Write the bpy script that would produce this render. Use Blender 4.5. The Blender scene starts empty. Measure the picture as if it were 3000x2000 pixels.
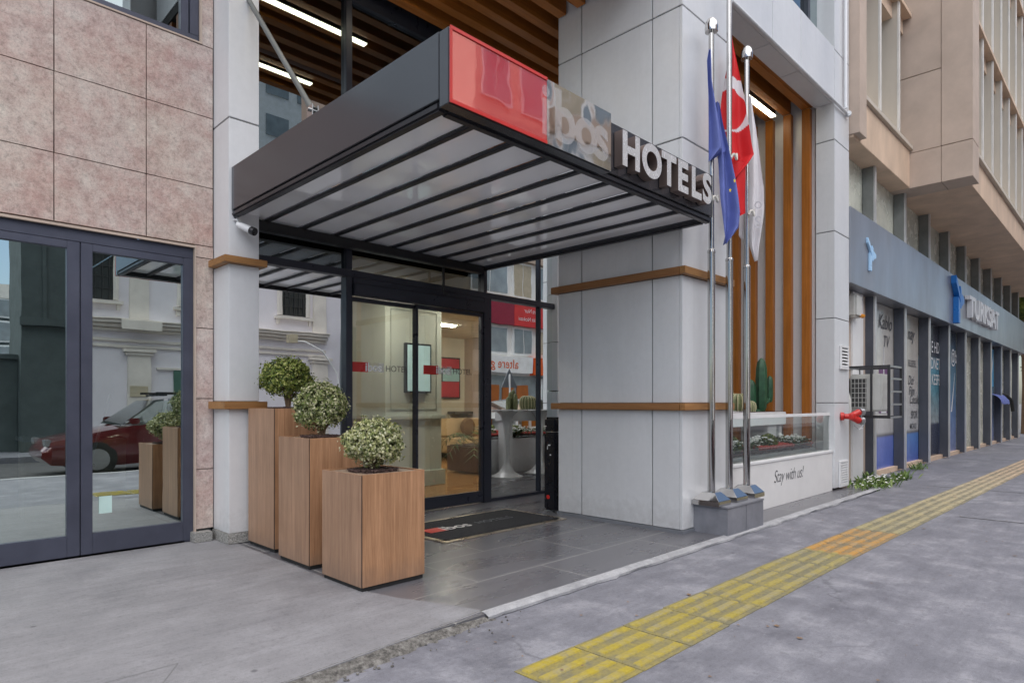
import bpy, bmesh, math, random
from mathutils import Vector, noise as mnoise
random.seed(7)
R = math.radians
SC = bpy.context.scene
COL = SC.collection

# ------------------------------------------------------------------ materials
MATS = {}
def nodes(name):
    m = bpy.data.materials.new(name); m.use_nodes = True
    nt = m.node_tree; b = nt.nodes['Principled BSDF']
    MATS[name] = m
    return m, nt, b
def L(nt, a, b): nt.links.new(a, b)
def coord(nt, scale=(1,1,1), loc=(0,0,0), rot=(0,0,0), kind='Object'):
    tc = nt.nodes.new('ShaderNodeTexCoord'); mp = nt.nodes.new('ShaderNodeMapping')
    mp.inputs['Scale'].default_value = scale; mp.inputs['Location'].default_value = loc; mp.inputs['Rotation'].default_value = rot
    L(nt, tc.outputs[kind], mp.inputs[0]); return mp.outputs[0]
def geo_pos(nt, scale=(1,1,1), loc=(0,0,0)):
    g = nt.nodes.new('ShaderNodeNewGeometry'); mp = nt.nodes.new('ShaderNodeMapping')
    mp.inputs['Scale'].default_value = scale; mp.inputs['Location'].default_value = loc
    L(nt, g.outputs['Position'], mp.inputs[0]); return mp.outputs[0]
def noise(nt, vec, scale, detail=6, rough=.6, dist=0):
    n = nt.nodes.new('ShaderNodeTexNoise'); n.inputs['Scale'].default_value = scale
    n.inputs['Detail'].default_value = detail; n.inputs['Roughness'].default_value = rough; n.inputs['Distortion'].default_value = dist
    L(nt, vec, n.inputs['Vector']); return n.outputs[0]
def ramp(nt, fac, stops):
    r = nt.nodes.new('ShaderNodeValToRGB'); e = r.color_ramp.elements
    while len(e) < len(stops): e.new(.5)
    for i, (p, c) in enumerate(stops):
        e[i].position = p; e[i].color = (c[0], c[1], c[2], 1) if not isinstance(c, (int, float)) else (c, c, c, 1)
    L(nt, fac, r.inputs[0]); return r.outputs[0]
def mix(nt, fac, a, b, mode='MIX'):
    n = nt.nodes.new('ShaderNodeMix'); n.data_type = 'RGBA'; n.blend_type = mode
    for s, v in ((n.inputs[0], fac), (n.inputs[6], a), (n.inputs[7], b)):
        if hasattr(v, 'links'): L(nt, v, s)
        elif isinstance(v, (int, float)): s.default_value = v
        else: s.default_value = (v[0], v[1], v[2], 1)
    return n.outputs[2]
def bump(nt, b, h, strength, dist=.01):
    n = nt.nodes.new('ShaderNodeBump'); n.inputs['Strength'].default_value = strength; n.inputs['Distance'].default_value = dist
    L(nt, h, n.inputs['Height']); L(nt, n.outputs[0], b.inputs['Normal'])
def M(name, col, rough=.5, metal=0, var=.12, scale=3, bmp=0, bscale=60, stretch=(1,1,1), emit=0, spec=.5, rvar=.1, coat=0):
    """a plain surface with soft mottling, roughness variation and fine bump"""
    m, nt, b = nodes(name)
    v = geo_pos(nt, stretch)
    n = noise(nt, v, scale, 8, .62)
    lo = tuple(c*(1-var) for c in col); hi = tuple(min(1, c*(1+var)) for c in col)
    L(nt, ramp(nt, n, [(.3, lo), (.7, hi)]), b.inputs['Base Color'])
    b.inputs['Metallic'].default_value = metal
    b.inputs['Specular IOR Level'].default_value = spec
    if rvar:
        n2 = noise(nt, v, scale*2.3, 5, .6)
        L(nt, ramp(nt, n2, [(.3, max(0.02, rough-rvar)), (.7, min(1, rough+rvar))]), b.inputs['Roughness'])
    else: b.inputs['Roughness'].default_value = rough
    if bmp: bump(nt, b, noise(nt, v, bscale, 4, .6), bmp)
    if coat: b.inputs['Coat Weight'].default_value = coat; b.inputs['Coat Roughness'].default_value = .05
    if emit:
        b.inputs['Emission Color'].default_value = (col[0], col[1], col[2], 1); b.inputs['Emission Strength'].default_value = emit
    return m
def wood(name, a, c, rough=.5, axis='z', freq=55, spec=.35):
    m, nt, b = nodes(name)
    st = {'z': (1, 1, .035), 'x': (.035, 1, 1), 'y': (1, .035, 1)}[axis]
    v = geo_pos(nt, st)
    n1 = noise(nt, v, freq, 8, .7); n2 = noise(nt, v, freq*.18, 4, .6, .3); n3 = noise(nt, v, freq*5, 2, .5)
    c1 = ramp(nt, n1, [(.25, a), (.5, tuple((x+y)/2 for x, y in zip(a, c))), (.75, c)])
    c2 = mix(nt, .45, c1, ramp(nt, n2, [(.35, .55), (.65, 1.0)]), 'MULTIPLY')
    c3 = mix(nt, .25, c2, ramp(nt, n3, [(.4, .6), (.6, 1.1)]), 'MULTIPLY')
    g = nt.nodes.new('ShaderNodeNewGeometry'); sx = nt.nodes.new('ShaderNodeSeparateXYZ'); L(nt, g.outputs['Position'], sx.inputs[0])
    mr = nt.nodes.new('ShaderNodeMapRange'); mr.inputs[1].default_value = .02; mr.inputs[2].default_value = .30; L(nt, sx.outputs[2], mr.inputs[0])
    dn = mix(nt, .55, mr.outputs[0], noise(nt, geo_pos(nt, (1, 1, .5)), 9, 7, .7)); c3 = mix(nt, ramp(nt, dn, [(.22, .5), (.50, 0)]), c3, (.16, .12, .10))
    n9 = noise(nt, geo_pos(nt), 2.4, 5, .6); c3 = mix(nt, .3, c3, ramp(nt, n9, [(.35, .72), (.65, 1.12)]), 'MULTIPLY')
    L(nt, c3, b.inputs['Base Color']); b.inputs['Roughness'].default_value = rough; b.inputs['Specular IOR Level'].default_value = spec
    bump(nt, b, n3, .08, .003)
    return m
def glass(name, reflect=.12, tint=(.85, .9, .88), gain=1.0, wav=0.0, refl=(.93, .97, .95)):
    m = bpy.data.materials.new(name); m.use_nodes = True; MATS[name] = m
    nt = m.node_tree; nt.nodes.clear()
    out = nt.nodes.new('ShaderNodeOutputMaterial'); mx = nt.nodes.new('ShaderNodeMixShader')
    tr = nt.nodes.new('ShaderNodeBsdfTransparent'); gl = nt.nodes.new('ShaderNodeBsdfGlossy')
    tr.inputs[0].default_value = (*tint, 1); gl.inputs['Roughness'].default_value = 0.0
    gl.inputs[0].default_value = (*refl, 1)
    fr = nt.nodes.new('ShaderNodeFresnel'); fr.inputs[0].default_value = 1.5
    ma = nt.nodes.new('ShaderNodeMath'); ma.operation = 'MULTIPLY_ADD'; ma.use_clamp = True
    L(nt, fr.outputs[0], ma.inputs[0]); ma.inputs[1].default_value = gain; ma.inputs[2].default_value = reflect
    L(nt, ma.outputs[0], mx.inputs[0]); L(nt, tr.outputs[0], mx.inputs[1]); L(nt, gl.outputs[0], mx.inputs[2])
    if wav:
        bp = nt.nodes.new('ShaderNodeBump'); bp.inputs['Strength'].default_value = wav; bp.inputs['Distance'].default_value = .02
        L(nt, noise(nt, geo_pos(nt), 1.6, 2, .5), bp.inputs['Height'])
        L(nt, bp.outputs[0], gl.inputs['Normal']); L(nt, bp.outputs[0], fr.inputs['Normal'])
    L(nt, mx.outputs[0], out.inputs[0]); return m
def leafmat(name, rough=.5):
    m, nt, b = nodes(name)
    at = nt.nodes.new('ShaderNodeAttribute'); at.attribute_name = 'Col'
    L(nt, at.outputs['Color'], b.inputs['Base Color']); b.inputs['Roughness'].default_value = rough
    tl = nt.nodes.new('ShaderNodeBsdfTranslucent'); L(nt, at.outputs['Color'], tl.inputs[0])
    mx = nt.nodes.new('ShaderNodeMixShader'); mx.inputs[0].default_value = .25
    out = nt.nodes['Material Output']; L(nt, b.outputs[0], mx.inputs[1]); L(nt, tl.outputs[0], mx.inputs[2]); L(nt, mx.outputs[0], out.inputs[0])
    return m

# stone cladding: pinkish-beige mottled porcelain
def mk_stone():
    m, nt, b = nodes('stone')
    v = geo_pos(nt)
    n1 = noise(nt, v, 2.6, 9, .66, .15); n2 = noise(nt, v, 9, 8, .7); n3 = noise(nt, v, 34, 4, .7); n4 = noise(nt, v, 1.1, 3, .5)
    c = ramp(nt, n1, [(.33, (.49, .315, .28)), (.45, (.51, .38, .335)), (.54, (.545, .455, .405)), (.66, (.60, .545, .49))])
    c = mix(nt, .42, c, ramp(nt, n2, [(.36, (.33, .21, .19)), (.50, (.53, .42, .38)), (.64, (.70, .65, .59))]))
    c = mix(nt, .45, c, ramp(nt, n3, [(.34, .40), (.47, .95), (.62, 1.05), (.74, 1.3)]), 'MULTIPLY')
    n6 = noise(nt, v, 120, 3, .7); c = mix(nt, .35, c, ramp(nt, n6, [(.36, .5), (.5, 1.0), (.68, 1.25)]), 'MULTIPLY')
    vn = noise(nt, v, 5, 10, .8, 1.5); c = mix(nt, ramp(nt, vn, [(.485, 0), (.50, .4), (.515, 0)]), c, (.22, .15, .14))
    c = mix(nt, .3, c, ramp(nt, n4, [(.35, (.95, .82, .66)), (.65, (.95, .90, .95))]), 'MULTIPLY')
    L(nt, c, b.inputs['Base Color']); b.inputs['Roughness'].default_value = .55
    bump(nt, b, n3, .12, .004)
mk_stone()
def mk_concrete(name, dark, mid, light, sc=1.0, spec=.3, streak=None, cracks=0.):
    m, nt, b = nodes(name)
    v = geo_pos(nt)
    n1 = noise(nt, v, .55*sc, 12, .74, .35); n2 = noise(nt, v, 3.2*sc, 10, .72, .15); n3 = noise(nt, v, 42, 6, .8); n5 = noise(nt, v, 210, 3, .65)
    c = ramp(nt, n1, [(.30, dark), (.46, mid), (.56, mid), (.73, light)])
    c = mix(nt, .33, c, ramp(nt, n2, [(.38, dark), (.52, mid), (.64, light)]))
    c = mix(nt, .42, c, ramp(nt, n3, [(.34, .45), (.47, .95), (.62, 1.05), (.72, 1.3)]), 'MULTIPLY')
    c = mix(nt, .40, c, ramp(nt, n5, [(.34, .40), (.45, .95), (.62, 1.05), (.70, 1.35)]), 'MULTIPLY')
    vs = geo_pos(nt, streak or (.5, 4, 1)); n4 = noise(nt, vs, 2.6, 10, .78, .1)
    c = mix(nt, .5, c, ramp(nt, n4, [(.32, .70), (.5, 1.0), (.66, 1.2)]), 'MULTIPLY')
    # chalky scuffs along the street
    vq = geo_pos(nt, (1.6, 10, 1)); n6 = noise(nt, vq, 4.5, 9, .85, .6)
    c = mix(nt, ramp(nt, n6, [(.60, 0), (.70, .6)]), c, tuple(min(1, x*1.25) for x in light))
    # small dark gum and oil spots
    vo = nt.nodes.new('ShaderNodeTexVoronoi'); vo.inputs['Scale'].default_value = 2.3; L(nt, v, vo.inputs['Vector'])
    c = mix(nt, ramp(nt, vo.outputs['Distance'], [(.022, .7), (.045, 0)]), c, tuple(x*.45 for x in dark))
    if cracks:
        vd = nt.nodes.new('ShaderNodeTexVoronoi'); vd.feature = 'DISTANCE_TO_EDGE'; vd.inputs['Scale'].default_value = .42
        wv = nt.nodes.new('ShaderNodeVectorMath'); wv.operation = 'ADD'; nz = nt.nodes.new('ShaderNodeTexNoise'); nz.inputs['Scale'].default_value = 2.5; nz.inputs['Detail'].default_value = 8
        L(nt, v, nz.inputs['Vector']); sc_ = nt.nodes.new('ShaderNodeVectorMath'); sc_.operation = 'SCALE'; sc_.inputs['Scale'].default_value = .5; L(nt, nz.outputs['Color'], sc_.inputs[0])
        L(nt, v, wv.inputs[0]); L(nt, sc_.outputs[0], wv.inputs[1]); L(nt, wv.outputs[0], vd.inputs['Vector'])
        gate = ramp(nt, noise(nt, v, .8, 2, .5), [(.50, 0), (.58, cracks)])
        ln = ramp(nt, vd.outputs['Distance'], [(.0015, 1), (.005, 0)])
        mm = nt.nodes.new('ShaderNodeMath'); mm.operation = 'MULTIPLY'; L(nt, gate, mm.inputs[0]); L(nt, ln, mm.inputs[1])
        c = mix(nt, mm.outputs[0], c, tuple(x*.4 for x in dark))
    L(nt, c, b.inputs['Base Color']); b.inputs['Specular IOR Level'].default_value = spec
    L(nt, ramp(nt, n2, [(.3, .5), (.7, .8)]), b.inputs['Roughness'])
    bump(nt, b, mix(nt, .5, n3, n5), .35, .006)
mk_concrete('pavement_concrete', (.092, .093, .113), (.195, .197, .224), (.40, .40, .428), cracks=.4)
mk_concrete('apron_concrete', (.160, .159, .172), (.240, .238, .250), (.33, .33, .35), .8)
mk_concrete('kerb_white', (.20, .20, .215), (.36, .363, .376), (.52, .523, .535), 2.4)
def mk_crumble():
    m, nt, b = nodes('crumbled_edge')
    v = geo_pos(nt); n1 = noise(nt, v, 28, 8, .8); n2 = noise(nt, v, 6, 5, .7)
    c = ramp(nt, n1, [(.36, (.05, .047, .045)), (.50, (.18, .17, .155)), (.66, (.34, .33, .31))])
    c = mix(nt, .5, c, ramp(nt, n2, [(.35, .6), (.65, 1.1)]), 'MULTIPLY')
    L(nt, c, b.inputs['Base Color']); b.inputs['Roughness'].default_value = .95; bump(nt, b, n1, .9, .02)
mk_crumble()
def mk_tile():
    m, nt, b = nodes('floor_tile')
    v = geo_pos(nt, (1, 1, 1), (-.35, -.04, 0))
    br = nt.nodes.new('ShaderNodeTexBrick'); L(nt, v, br.inputs['Vector'])
    br.inputs['Scale'].default_value = 1; br.inputs['Brick Width'].default_value = 1.2; br.inputs['Row Height'].default_value = .6
    br.inputs['Mortar Size'].default_value = .0062; br.inputs['Mortar Smooth'].default_value = .1; br.offset = .5
    br.inputs['Color1'].default_value = (.105, .105, .118, 1); br.inputs['Color2'].default_value = (.135, .133, .145, 1)
    br.inputs['Mortar'].default_value = (.29, .285, .28, 1)
    vv = geo_pos(nt, (.5, 1.6, 1)); n = noise(nt, vv, 2.2, 5, .55, 0); n2 = noise(nt, vv, 50, 4, .7)
    c = mix(nt, .6, br.outputs['Color'], ramp(nt, n, [(.3, .72), (.7, 1.18)]), 'MULTIPLY')
    c = mix(nt, .25, c, ramp(nt, n2, [(.35, .7), (.6, 1.1)]), 'MULTIPLY')
    L(nt, c, b.inputs['Base Color']); L(nt, ramp(nt, n, [(.3, .23), (.7, .34)]), b.inputs['Roughness'])
    b.inputs['Specular IOR Level'].default_value = .55
    bump(nt, b, br.outputs['Fac'], -.15, .004)
mk_tile()
def mk_parquet():
    m, nt, b = nodes('parquet')
    v = geo_pos(nt)
    br = nt.nodes.new('ShaderNodeTexBrick'); L(nt, v, br.inputs['Vector']); br.inputs['Scale'].default_value = 1
    br.inputs['Brick Width'].default_value = 1.1; br.inputs['Row Height'].default_value = .14; br.inputs['Mortar Size'].default_value = .002
    br.inputs['Color1'].default_value = (.36, .19, .075, 1); br.inputs['Color2'].default_value = (.26, .13, .05, 1); br.inputs['Mortar'].default_value = (.08, .04, .02, 1)
    L(nt, br.outputs['Color'], b.inputs['Base Color']); b.inputs['Roughness'].default_value = .18
mk_parquet()
def mk_tactile():
    m, nt, b = nodes('tactile_yellow')
    v = geo_pos(nt); n = noise(nt, v, 5, 9, .75, .4); n2 = noise(nt, v, 45, 4, .7)
    g = nt.nodes.new('ShaderNodeNewGeometry'); sx = nt.nodes.new('ShaderNodeSeparateXYZ'); L(nt, g.outputs['Position'], sx.inputs[0])
    # paint is fresher near the camera end, orange around two replaced slabs, faded cream further on
    mp = nt.nodes.new('ShaderNodeMapRange'); mp.inputs[1].default_value = 2; mp.inputs[2].default_value = 14; L(nt, sx.outputs[0], mp.inputs[0])
    base = ramp(nt, mp.outputs[0], [(.0, (.40, .31, .022)), (.10, (.37, .295, .045)), (.24, (.34, .285, .095)), (.2735, (.34, .285, .10)), (.276, (.50, .265, .06)), (.372, (.48, .27, .08)), (.3745, (.39, .335, .17)), (.7, (.50, .42, .27)), (1, (.58, .42, .29))])
    zr = nt.nodes.new('ShaderNodeMapRange'); zr.inputs[1].default_value = -.0245; zr.inputs[2].default_value = -.0195; L(nt, sx.outputs[2], zr.inputs[0])
    base = mix(nt, .12, base, (0, 0, 0)); low = mix(nt, ramp(nt, n, [(.34, .25), (.58, .9)]), base, (.150, .142, .10)); high = mix(nt, ramp(nt, n, [(.44, 0), (.62, .75)]), base, (.25, .23, .165))
    c = mix(nt, zr.outputs[0], low, high)
    c = mix(nt, .45, c, ramp(nt, n2, [(.3, .55), (.55, 1.1)]), 'MULTIPLY')
    L(nt, c, b.inputs['Base Color']); b.inputs['Roughness'].default_value = .75; bump(nt, b, n2, .3, .004)
mk_tactile()
# pale composite cladding, slightly metallic
def mk_clad(name, col, rough=.38):
    m, nt, b = nodes(name)
    v = geo_pos(nt, (1, 1, .25)); n = noise(nt, v, 1.6, 6, .6); n2 = noise(nt, geo_pos(nt), 14, 6, .7); n3 = noise(nt, geo_pos(nt, (6, 6, .25)), 3, 6, .7)
    c = ramp(nt, n, [(.3, tuple(x*.94 for x in col)), (.7, tuple(x*1.04 for x in col))])
    c = mix(nt, .10, c, ramp(nt, n2, [(.35, .7), (.65, 1.1)]), 'MULTIPLY')
    c = mix(nt, .05, c, ramp(nt, n3, [(.35, .72), (.6, 1.05)]), 'MULTIPLY')
    g = nt.nodes.new('ShaderNodeNewGeometry'); sx = nt.nodes.new('ShaderNodeSeparateXYZ'); L(nt, g.outputs['Position'], sx.inputs[0])
    zz_ = nt.nodes.new('ShaderNodeMapRange'); zz_.inputs[1].default_value = .0; zz_.inputs[2].default_value = .45; L(nt, sx.outputs[2], zz_.inputs[0])
    gr = mix(nt, .5, zz_.outputs[0], n2); c = mix(nt, ramp(nt, gr, [(.18, .38), (.55, 0)]), c, (.30, .29, .28))
    n7 = noise(nt, geo_pos(nt, (9, 9, .12)), 2.2, 7, .7); c = mix(nt, ramp(nt, n7, [(.60, 0), (.74, .14)]), c, (.36, .35, .33))
    L(nt, c, b.inputs['Base Color']); b.inputs['Metallic'].default_value = .12
    L(nt, ramp(nt, n, [(.3, rough-.05), (.7, rough+.06)]), b.inputs['Roughness'])
    bump(nt, b, n, .05, .05)
mk_clad('clad', (.71, .72, .735))
mk_clad('clad_white', (.72, .72, .73))
M('clad_gap', (.17, .17, .17), .7)
M('dark_frame', (.035, .038, .052), .35, .35, .08)
M('shop_frame', (.072, .078, .11), .42, .35, .12, 4)
M('black_beam', (.006, .006, .007), .4, 0, .1)
M('canopy_metal', (.105, .108, .122), .24, .7, .04, 1, rvar=.0)
M('canopy_rib', (.028, .029, .036), .38, .3, .1)
M('canopy_panel', (.86, .86, .88), .06, 0, .04, 1.2, rvar=.02, spec=.8, coat=.6)
m = MATS['canopy_panel']; nt = m.node_tree; tl = nt.nodes.new('ShaderNodeBsdfTranslucent'); tl.inputs[0].default_value = (.80, .82, .86, 1); mx = nt.nodes.new('ShaderNodeMixShader'); mx.inputs[0].default_value = .24
L(nt, nt.nodes['Principled BSDF'].outputs[0], mx.inputs[1]); L(nt, tl.outputs[0], mx.inputs[2]); L(nt, mx.outputs[0], nt.nodes['Material Output'].inputs[0])
M('sign_red', (.62, .018, .028), .04, 0, .05, rvar=.02, spec=1.0, coat=1)
m = MATS['sign_red']; nt = m.node_tree; gl = nt.nodes.new('ShaderNodeBsdfGlossy'); gl.inputs['Roughness'].default_value = .01; gl.inputs[0].default_value = (1, .82, .82, 1)
mx = nt.nodes.new('ShaderNodeMixShader'); mx.inputs[0].default_value = .30; L(nt, nt.nodes['Principled BSDF'].outputs[0], mx.inputs[1]); L(nt, gl.outputs[0], mx.inputs[2]); L(nt, mx.outputs[0], nt.nodes['Material Output'].inputs[0])
bp = nt.nodes.new('ShaderNodeBump'); bp.inputs['Strength'].default_value = .12; bp.inputs['Distance'].default_value = .03; L(nt, noise(nt, geo_pos(nt), 2.2, 2, .5), bp.inputs['Height']); L(nt, bp.outputs[0], gl.inputs['Normal'])
M('red_paint', (.55, .025, .02), .35, 0, .1)
m, nt, b = nodes('sign_mirror'); b.inputs['Base Color'].default_value = (.86, .83, .80, 1); b.inputs['Metallic'].default_value = 1.0; b.inputs['Roughness'].default_value = .04
bump(nt, b, noise(nt, geo_pos(nt), 2.2, 2, .5), .25, .03)
M('white_letter', (.80, .80, .80), .35, 0, .04)
M('steel_letter', (.70, .69, .69), .25, .35, .10, 8)
M('letter_side', (.26, .20, .18), .35, .7, .1)
M('chrome', (.47, .465, .46), .10, 1.0, .05, 5, rvar=.04)
M('rod_grey', (.11, .115, .11), .5, 0, .1); M('steel_dull', (.42, .43, .44), .35, .9, .1)
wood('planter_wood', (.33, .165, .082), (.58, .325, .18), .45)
wood('planter_wood_shaded', (.29, .165, .10), (.50, .31, .20), .45)  # for the left panels: their shade is put into a darker, cooler wood
wood('trim_wood', (.27, .12, .038), (.48, .25, .095), .45, 'x')
wood('trim_wood_side', (.26, .11, .04), (.42, .21, .085), .45, 'y')
wood('slat_wood', (.27, .082, .012), (.50, .18, .035), .42, 'x', 30)
wood('slat_wood_upright', (.33, .10, .012), (.53, .195, .035), .42, 'z', 30)
wood('counter_wood', (.56, .48, .33), (.70, .62, .46), .5, 'x')
wood('dark_wood', (.10, .045, .02), (.17, .085, .04), .4)
M('soffit_dark', (.02, .017, .015), .8)
M('granite', (.27, .265, .25), .6, 0, .75, 90, .1)
M('plinth_tile', (.20, .205, .23), .42, 0, .22, 5, .05)
M('soil', (.085, .05, .042), .95, 0, .6, 60, 1.0, 90)
M('planter_rim', (.30, .21, .15), .6, 0, .25, 30)
M('bark', (.22, .14, .08), .85, 0, .4, 60, .6, 120)
leafmat('leaves')
M('cam_white', (.72, .73, .74), .4); M('cam_black', (.02, .02, .024), .25)
M('mat_black', (.02, .02, .024), .95, 0, .7, 160, 1.0, 220); M('mat_white', (.62, .60, .58), .9, 0, .3, 120)
M('brass_edge', (.60, .52, .42), .3, .9, .1)
M('bin_black', (.012, .013, .018), .28, .1, .1)
M('plaster_white', (.72, .71, .70), .6, 0, .06, 2, .03)
M('pvc_white', (.76, .76, .76), .4, 0, .05); M('vent_dark', (.05, .05, .05), .6)
M('cactus', (.022, .085, .038), .5, 0, .35, 14, .2); M('cactus_pale', (.20, .22, .11), .6, 0, .3, 30, .2)
M('thorn', (.62, .56, .36), .7)
M('flower_white', (.80, .80, .78), .6); M('red_gravel', (.42, .06, .05), .85, 0, .5, 60, .8)
M('rubber', (.018, .018, .018), .8); M('rope', (.62, .60, .55), .9, 0, .3, 80)
M('flag_blue', (.115, .15, .42), .75, 0, .12, 5, .05, 200)
M('flag_white', (.70, .68, .70), .8, 0, .06, 5); M('flag_grey', (.45, .44, .47), .8); M('star_yellow', (.75, .55, .03), .7)
M('table_white', (.74, .74, .74), .22, 0, .04, coat=.4)
M('grey_fin', (.20, .21, .20), .55, .1, .2, 3); M('slate_fin', (.085, .092, .115), .5, .2, .25, 3, stretch=(1, 1, .3)); M('fin_edge', (.55, .55, .55), .4, .4)
M('alu_panel', (.34, .36, .40), .34, .6, .13, 1.3, stretch=(1, 1, .35), rvar=.06)
M('beige_concrete', (.64, .48, .355), .8, 0, .17, 1.7, .06, 60, stretch=(1, 1, .5)); M('beige_soffit', (.50, .37, .26), .8, 0, .14, 2)
M('beige_fin', (.58, .52, .44), .7, 0, .10, 2, stretch=(1, 1, .3)); M('beige_wall', (.50, .40, .33), .75, 0, .08); M('mast_pink', (.50, .40, .33), .75, 0, .12, 2)
M('fin_white_edge', (.68, .66, .62), .6)
M('turk_pale', (.40, .62, .85), .35, 0, .08); M('turk_blue', (.015, .17, .55), .35, 0, .08); M('turk_white', (.72, .73, .75), .4); M('glyph_dark', (.07, .07, .08), .6)
M('steel_cage', (.05, .05, .055), .45, .5, .2); M('ac_body', (.58, .58, .55), .5, 0, .1); M('orange_lens', (.70, .28, .04), .3)
M('pale_window', (.62, .63, .54), .25, 0, .25, 1.5)
def poster(name, stops, axis=2, lo=0., hi=2.8, mottled=.2):
    m, nt, b = nodes(name)
    g = nt.nodes.new('ShaderNodeNewGeometry'); sx = nt.nodes.new('ShaderNodeSeparateXYZ'); L(nt, g.outputs['Position'], sx.inputs[0])
    mp = nt.nodes.new('ShaderNodeMapRange'); mp.inputs[1].default_value = lo; mp.inputs[2].default_value = hi; L(nt, sx.outputs[axis], mp.inputs[0])
    c = ramp(nt, mp.outputs[0], stops)
    n = noise(nt, geo_pos(nt), 3.2, 6, .7, .5); c = mix(nt, mottled, c, ramp(nt, n, [(.35, .45), (.65, 1.3)]), 'MULTIPLY')
    L(nt, c, b.inputs['Base Color']); b.inputs['Roughness'].default_value = .22
poster('poster_pale', [(0, (.10, .16, .52)), (.20, (.16, .22, .60)), (.215, (.16, .16, .17)), (.235, (.55, .55, .55)), (.6, (.58, .56, .53)), (1, (.50, .49, .46))])
poster('poster_cream', [(0, (.09, .14, .50)), (.20, (.10, .24, .58)), (.215, (.15, .15, .16)), (.235, (.52, .53, .54)), (.6, (.52, .50, .47)), (1, (.47, .44, .38))])
poster('poster_teal', [(0, (.03, .035, .06)), (.25, (.04, .05, .09)), (.27, (.35, .40, .42)), (.5, (.10, .27, .34)), (.72, (.12, .35, .48)), (.76, (.04, .045, .06)), (1, (.06, .06, .08))], mottled=.6)
poster('poster_blue', [(0, (.25, .30, .52)), (.3, (.16, .26, .48)), (.6, (.12, .25, .36)), (1, (.05, .06, .09))], mottled=.35)
M('leaf_purple', (.16, .07, .18), .5); M('sky_blue_sticker', (.05, .33, .60), .4)
# interior / opposite side
M('lobby_wall', (.50, .455, .36), .7, 0, .05); M('lobby_sage', (.41, .43, .385), .6, 0, .04); M('lobby_ceiling', (.62, .60, .52), .8); M('lobby_dark', (.06, .05, .035), .6)
M('lamp_glow', (1, .94, .82), .5, emit=62.0); M('strip_glow', (1, .90, .66), .5, emit=9.0); M('wall_glow', (1, .66, .14), .5, emit=6.0)
M('screen', (.36, .50, .52), .08, emit=.35); M('poster_red', (.34, .02, .03), .4); M('poster_photo', (.25, .40, .42), .4)
M('sofa_cream', (.52, .38, .22), .9, 0, .08, 6, .2); M('cushion', (.17, .10, .05), .9); M('room_dark', (.10, .115, .11), .8); M('room_floor', (.16, .18, .17), .4)
M('church_wall', (.84, .80, .84), .8, 0, .07, 1.2); M('church_trim', (.80, .74, .67), .8, 0, .12, 2); M('church_glass', (.035, .04, .04), .2); M('iron', (.03, .03, .03), .6)
M('wall_dark_green', (.075, .095, .095), .8, 0, .2, 2); M('shop_white', (.92, .90, .87), .7, 0, .06); M('peach_wall', (.78, .52, .40), .8, 0, .08); M('shop_beige', (.55, .42, .33), .8, 0, .08)
M('sign_bright_red', (.70, .035, .03), .4); M('sign_dark_red', (.30, .015, .04), .4); M('sign_orange', (.85, .13, .015), .4); M('timber_orange', (.45, .13, .02), .5)
M('opp_glass', (.30, .34, .36), .12, 0, .3, 1); M('opp_white', (.92, .91, .89), .7); M('shutter', (.52, .44, .32), .7)
M('car_red', (.13, .012, .014), .2, .2, .05, coat=1); M('car_white', (.70, .70, .70), .2, 0, .03, coat=1); M('car_glass', (.02, .025, .03), .05); M('lens', (.25, .25, .26), .1); M('tail_red', (.4, .01, .01), .2)
M('asphalt', (.055, .055, .06), .9, 0, .3, 5, .3, 150); M('far_ground', (.14, .14, .14), .95); M('pole_grey', (.20, .22, .24), .5, .4); M('box_blue', (.05, .14, .24), .5)
M('sticker_pale', (.50, .68, .64), .6)
M('green_pvc', (.07, .16, .12), .5)
glass('glass_shop', .68, (.66, .76, .72), 1.2, .03, (.86, .97, .94)); glass('glass_door', .08, (.88, .92, .87), 1.2); glass('glass_fixed', .88, (.45, .45, .42), 1.3, .03); glass('glass_upper', .30, (.30, .31, .32), 1.2, .0, (.66, .76, .78)); glass('glass_rail', .10, (.80, .90, .88), 1.0)
glass('car_pane', .2, (.2, .25, .24), 1.2)
def mk_turkish():
    m, nt, b = nodes('flag_red')
    at = nt.nodes.new('ShaderNodeAttribute'); at.attribute_name = 'Col'
    n = noise(nt, geo_pos(nt), 160, 2); c = mix(nt, .15, at.outputs['Color'], ramp(nt, n, [(.3, .7), (.6, 1.1)]), 'MULTIPLY')
    L(nt, c, b.inputs['Base Color']); b.inputs['Roughness'].default_value = .75
mk_turkish()

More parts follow.
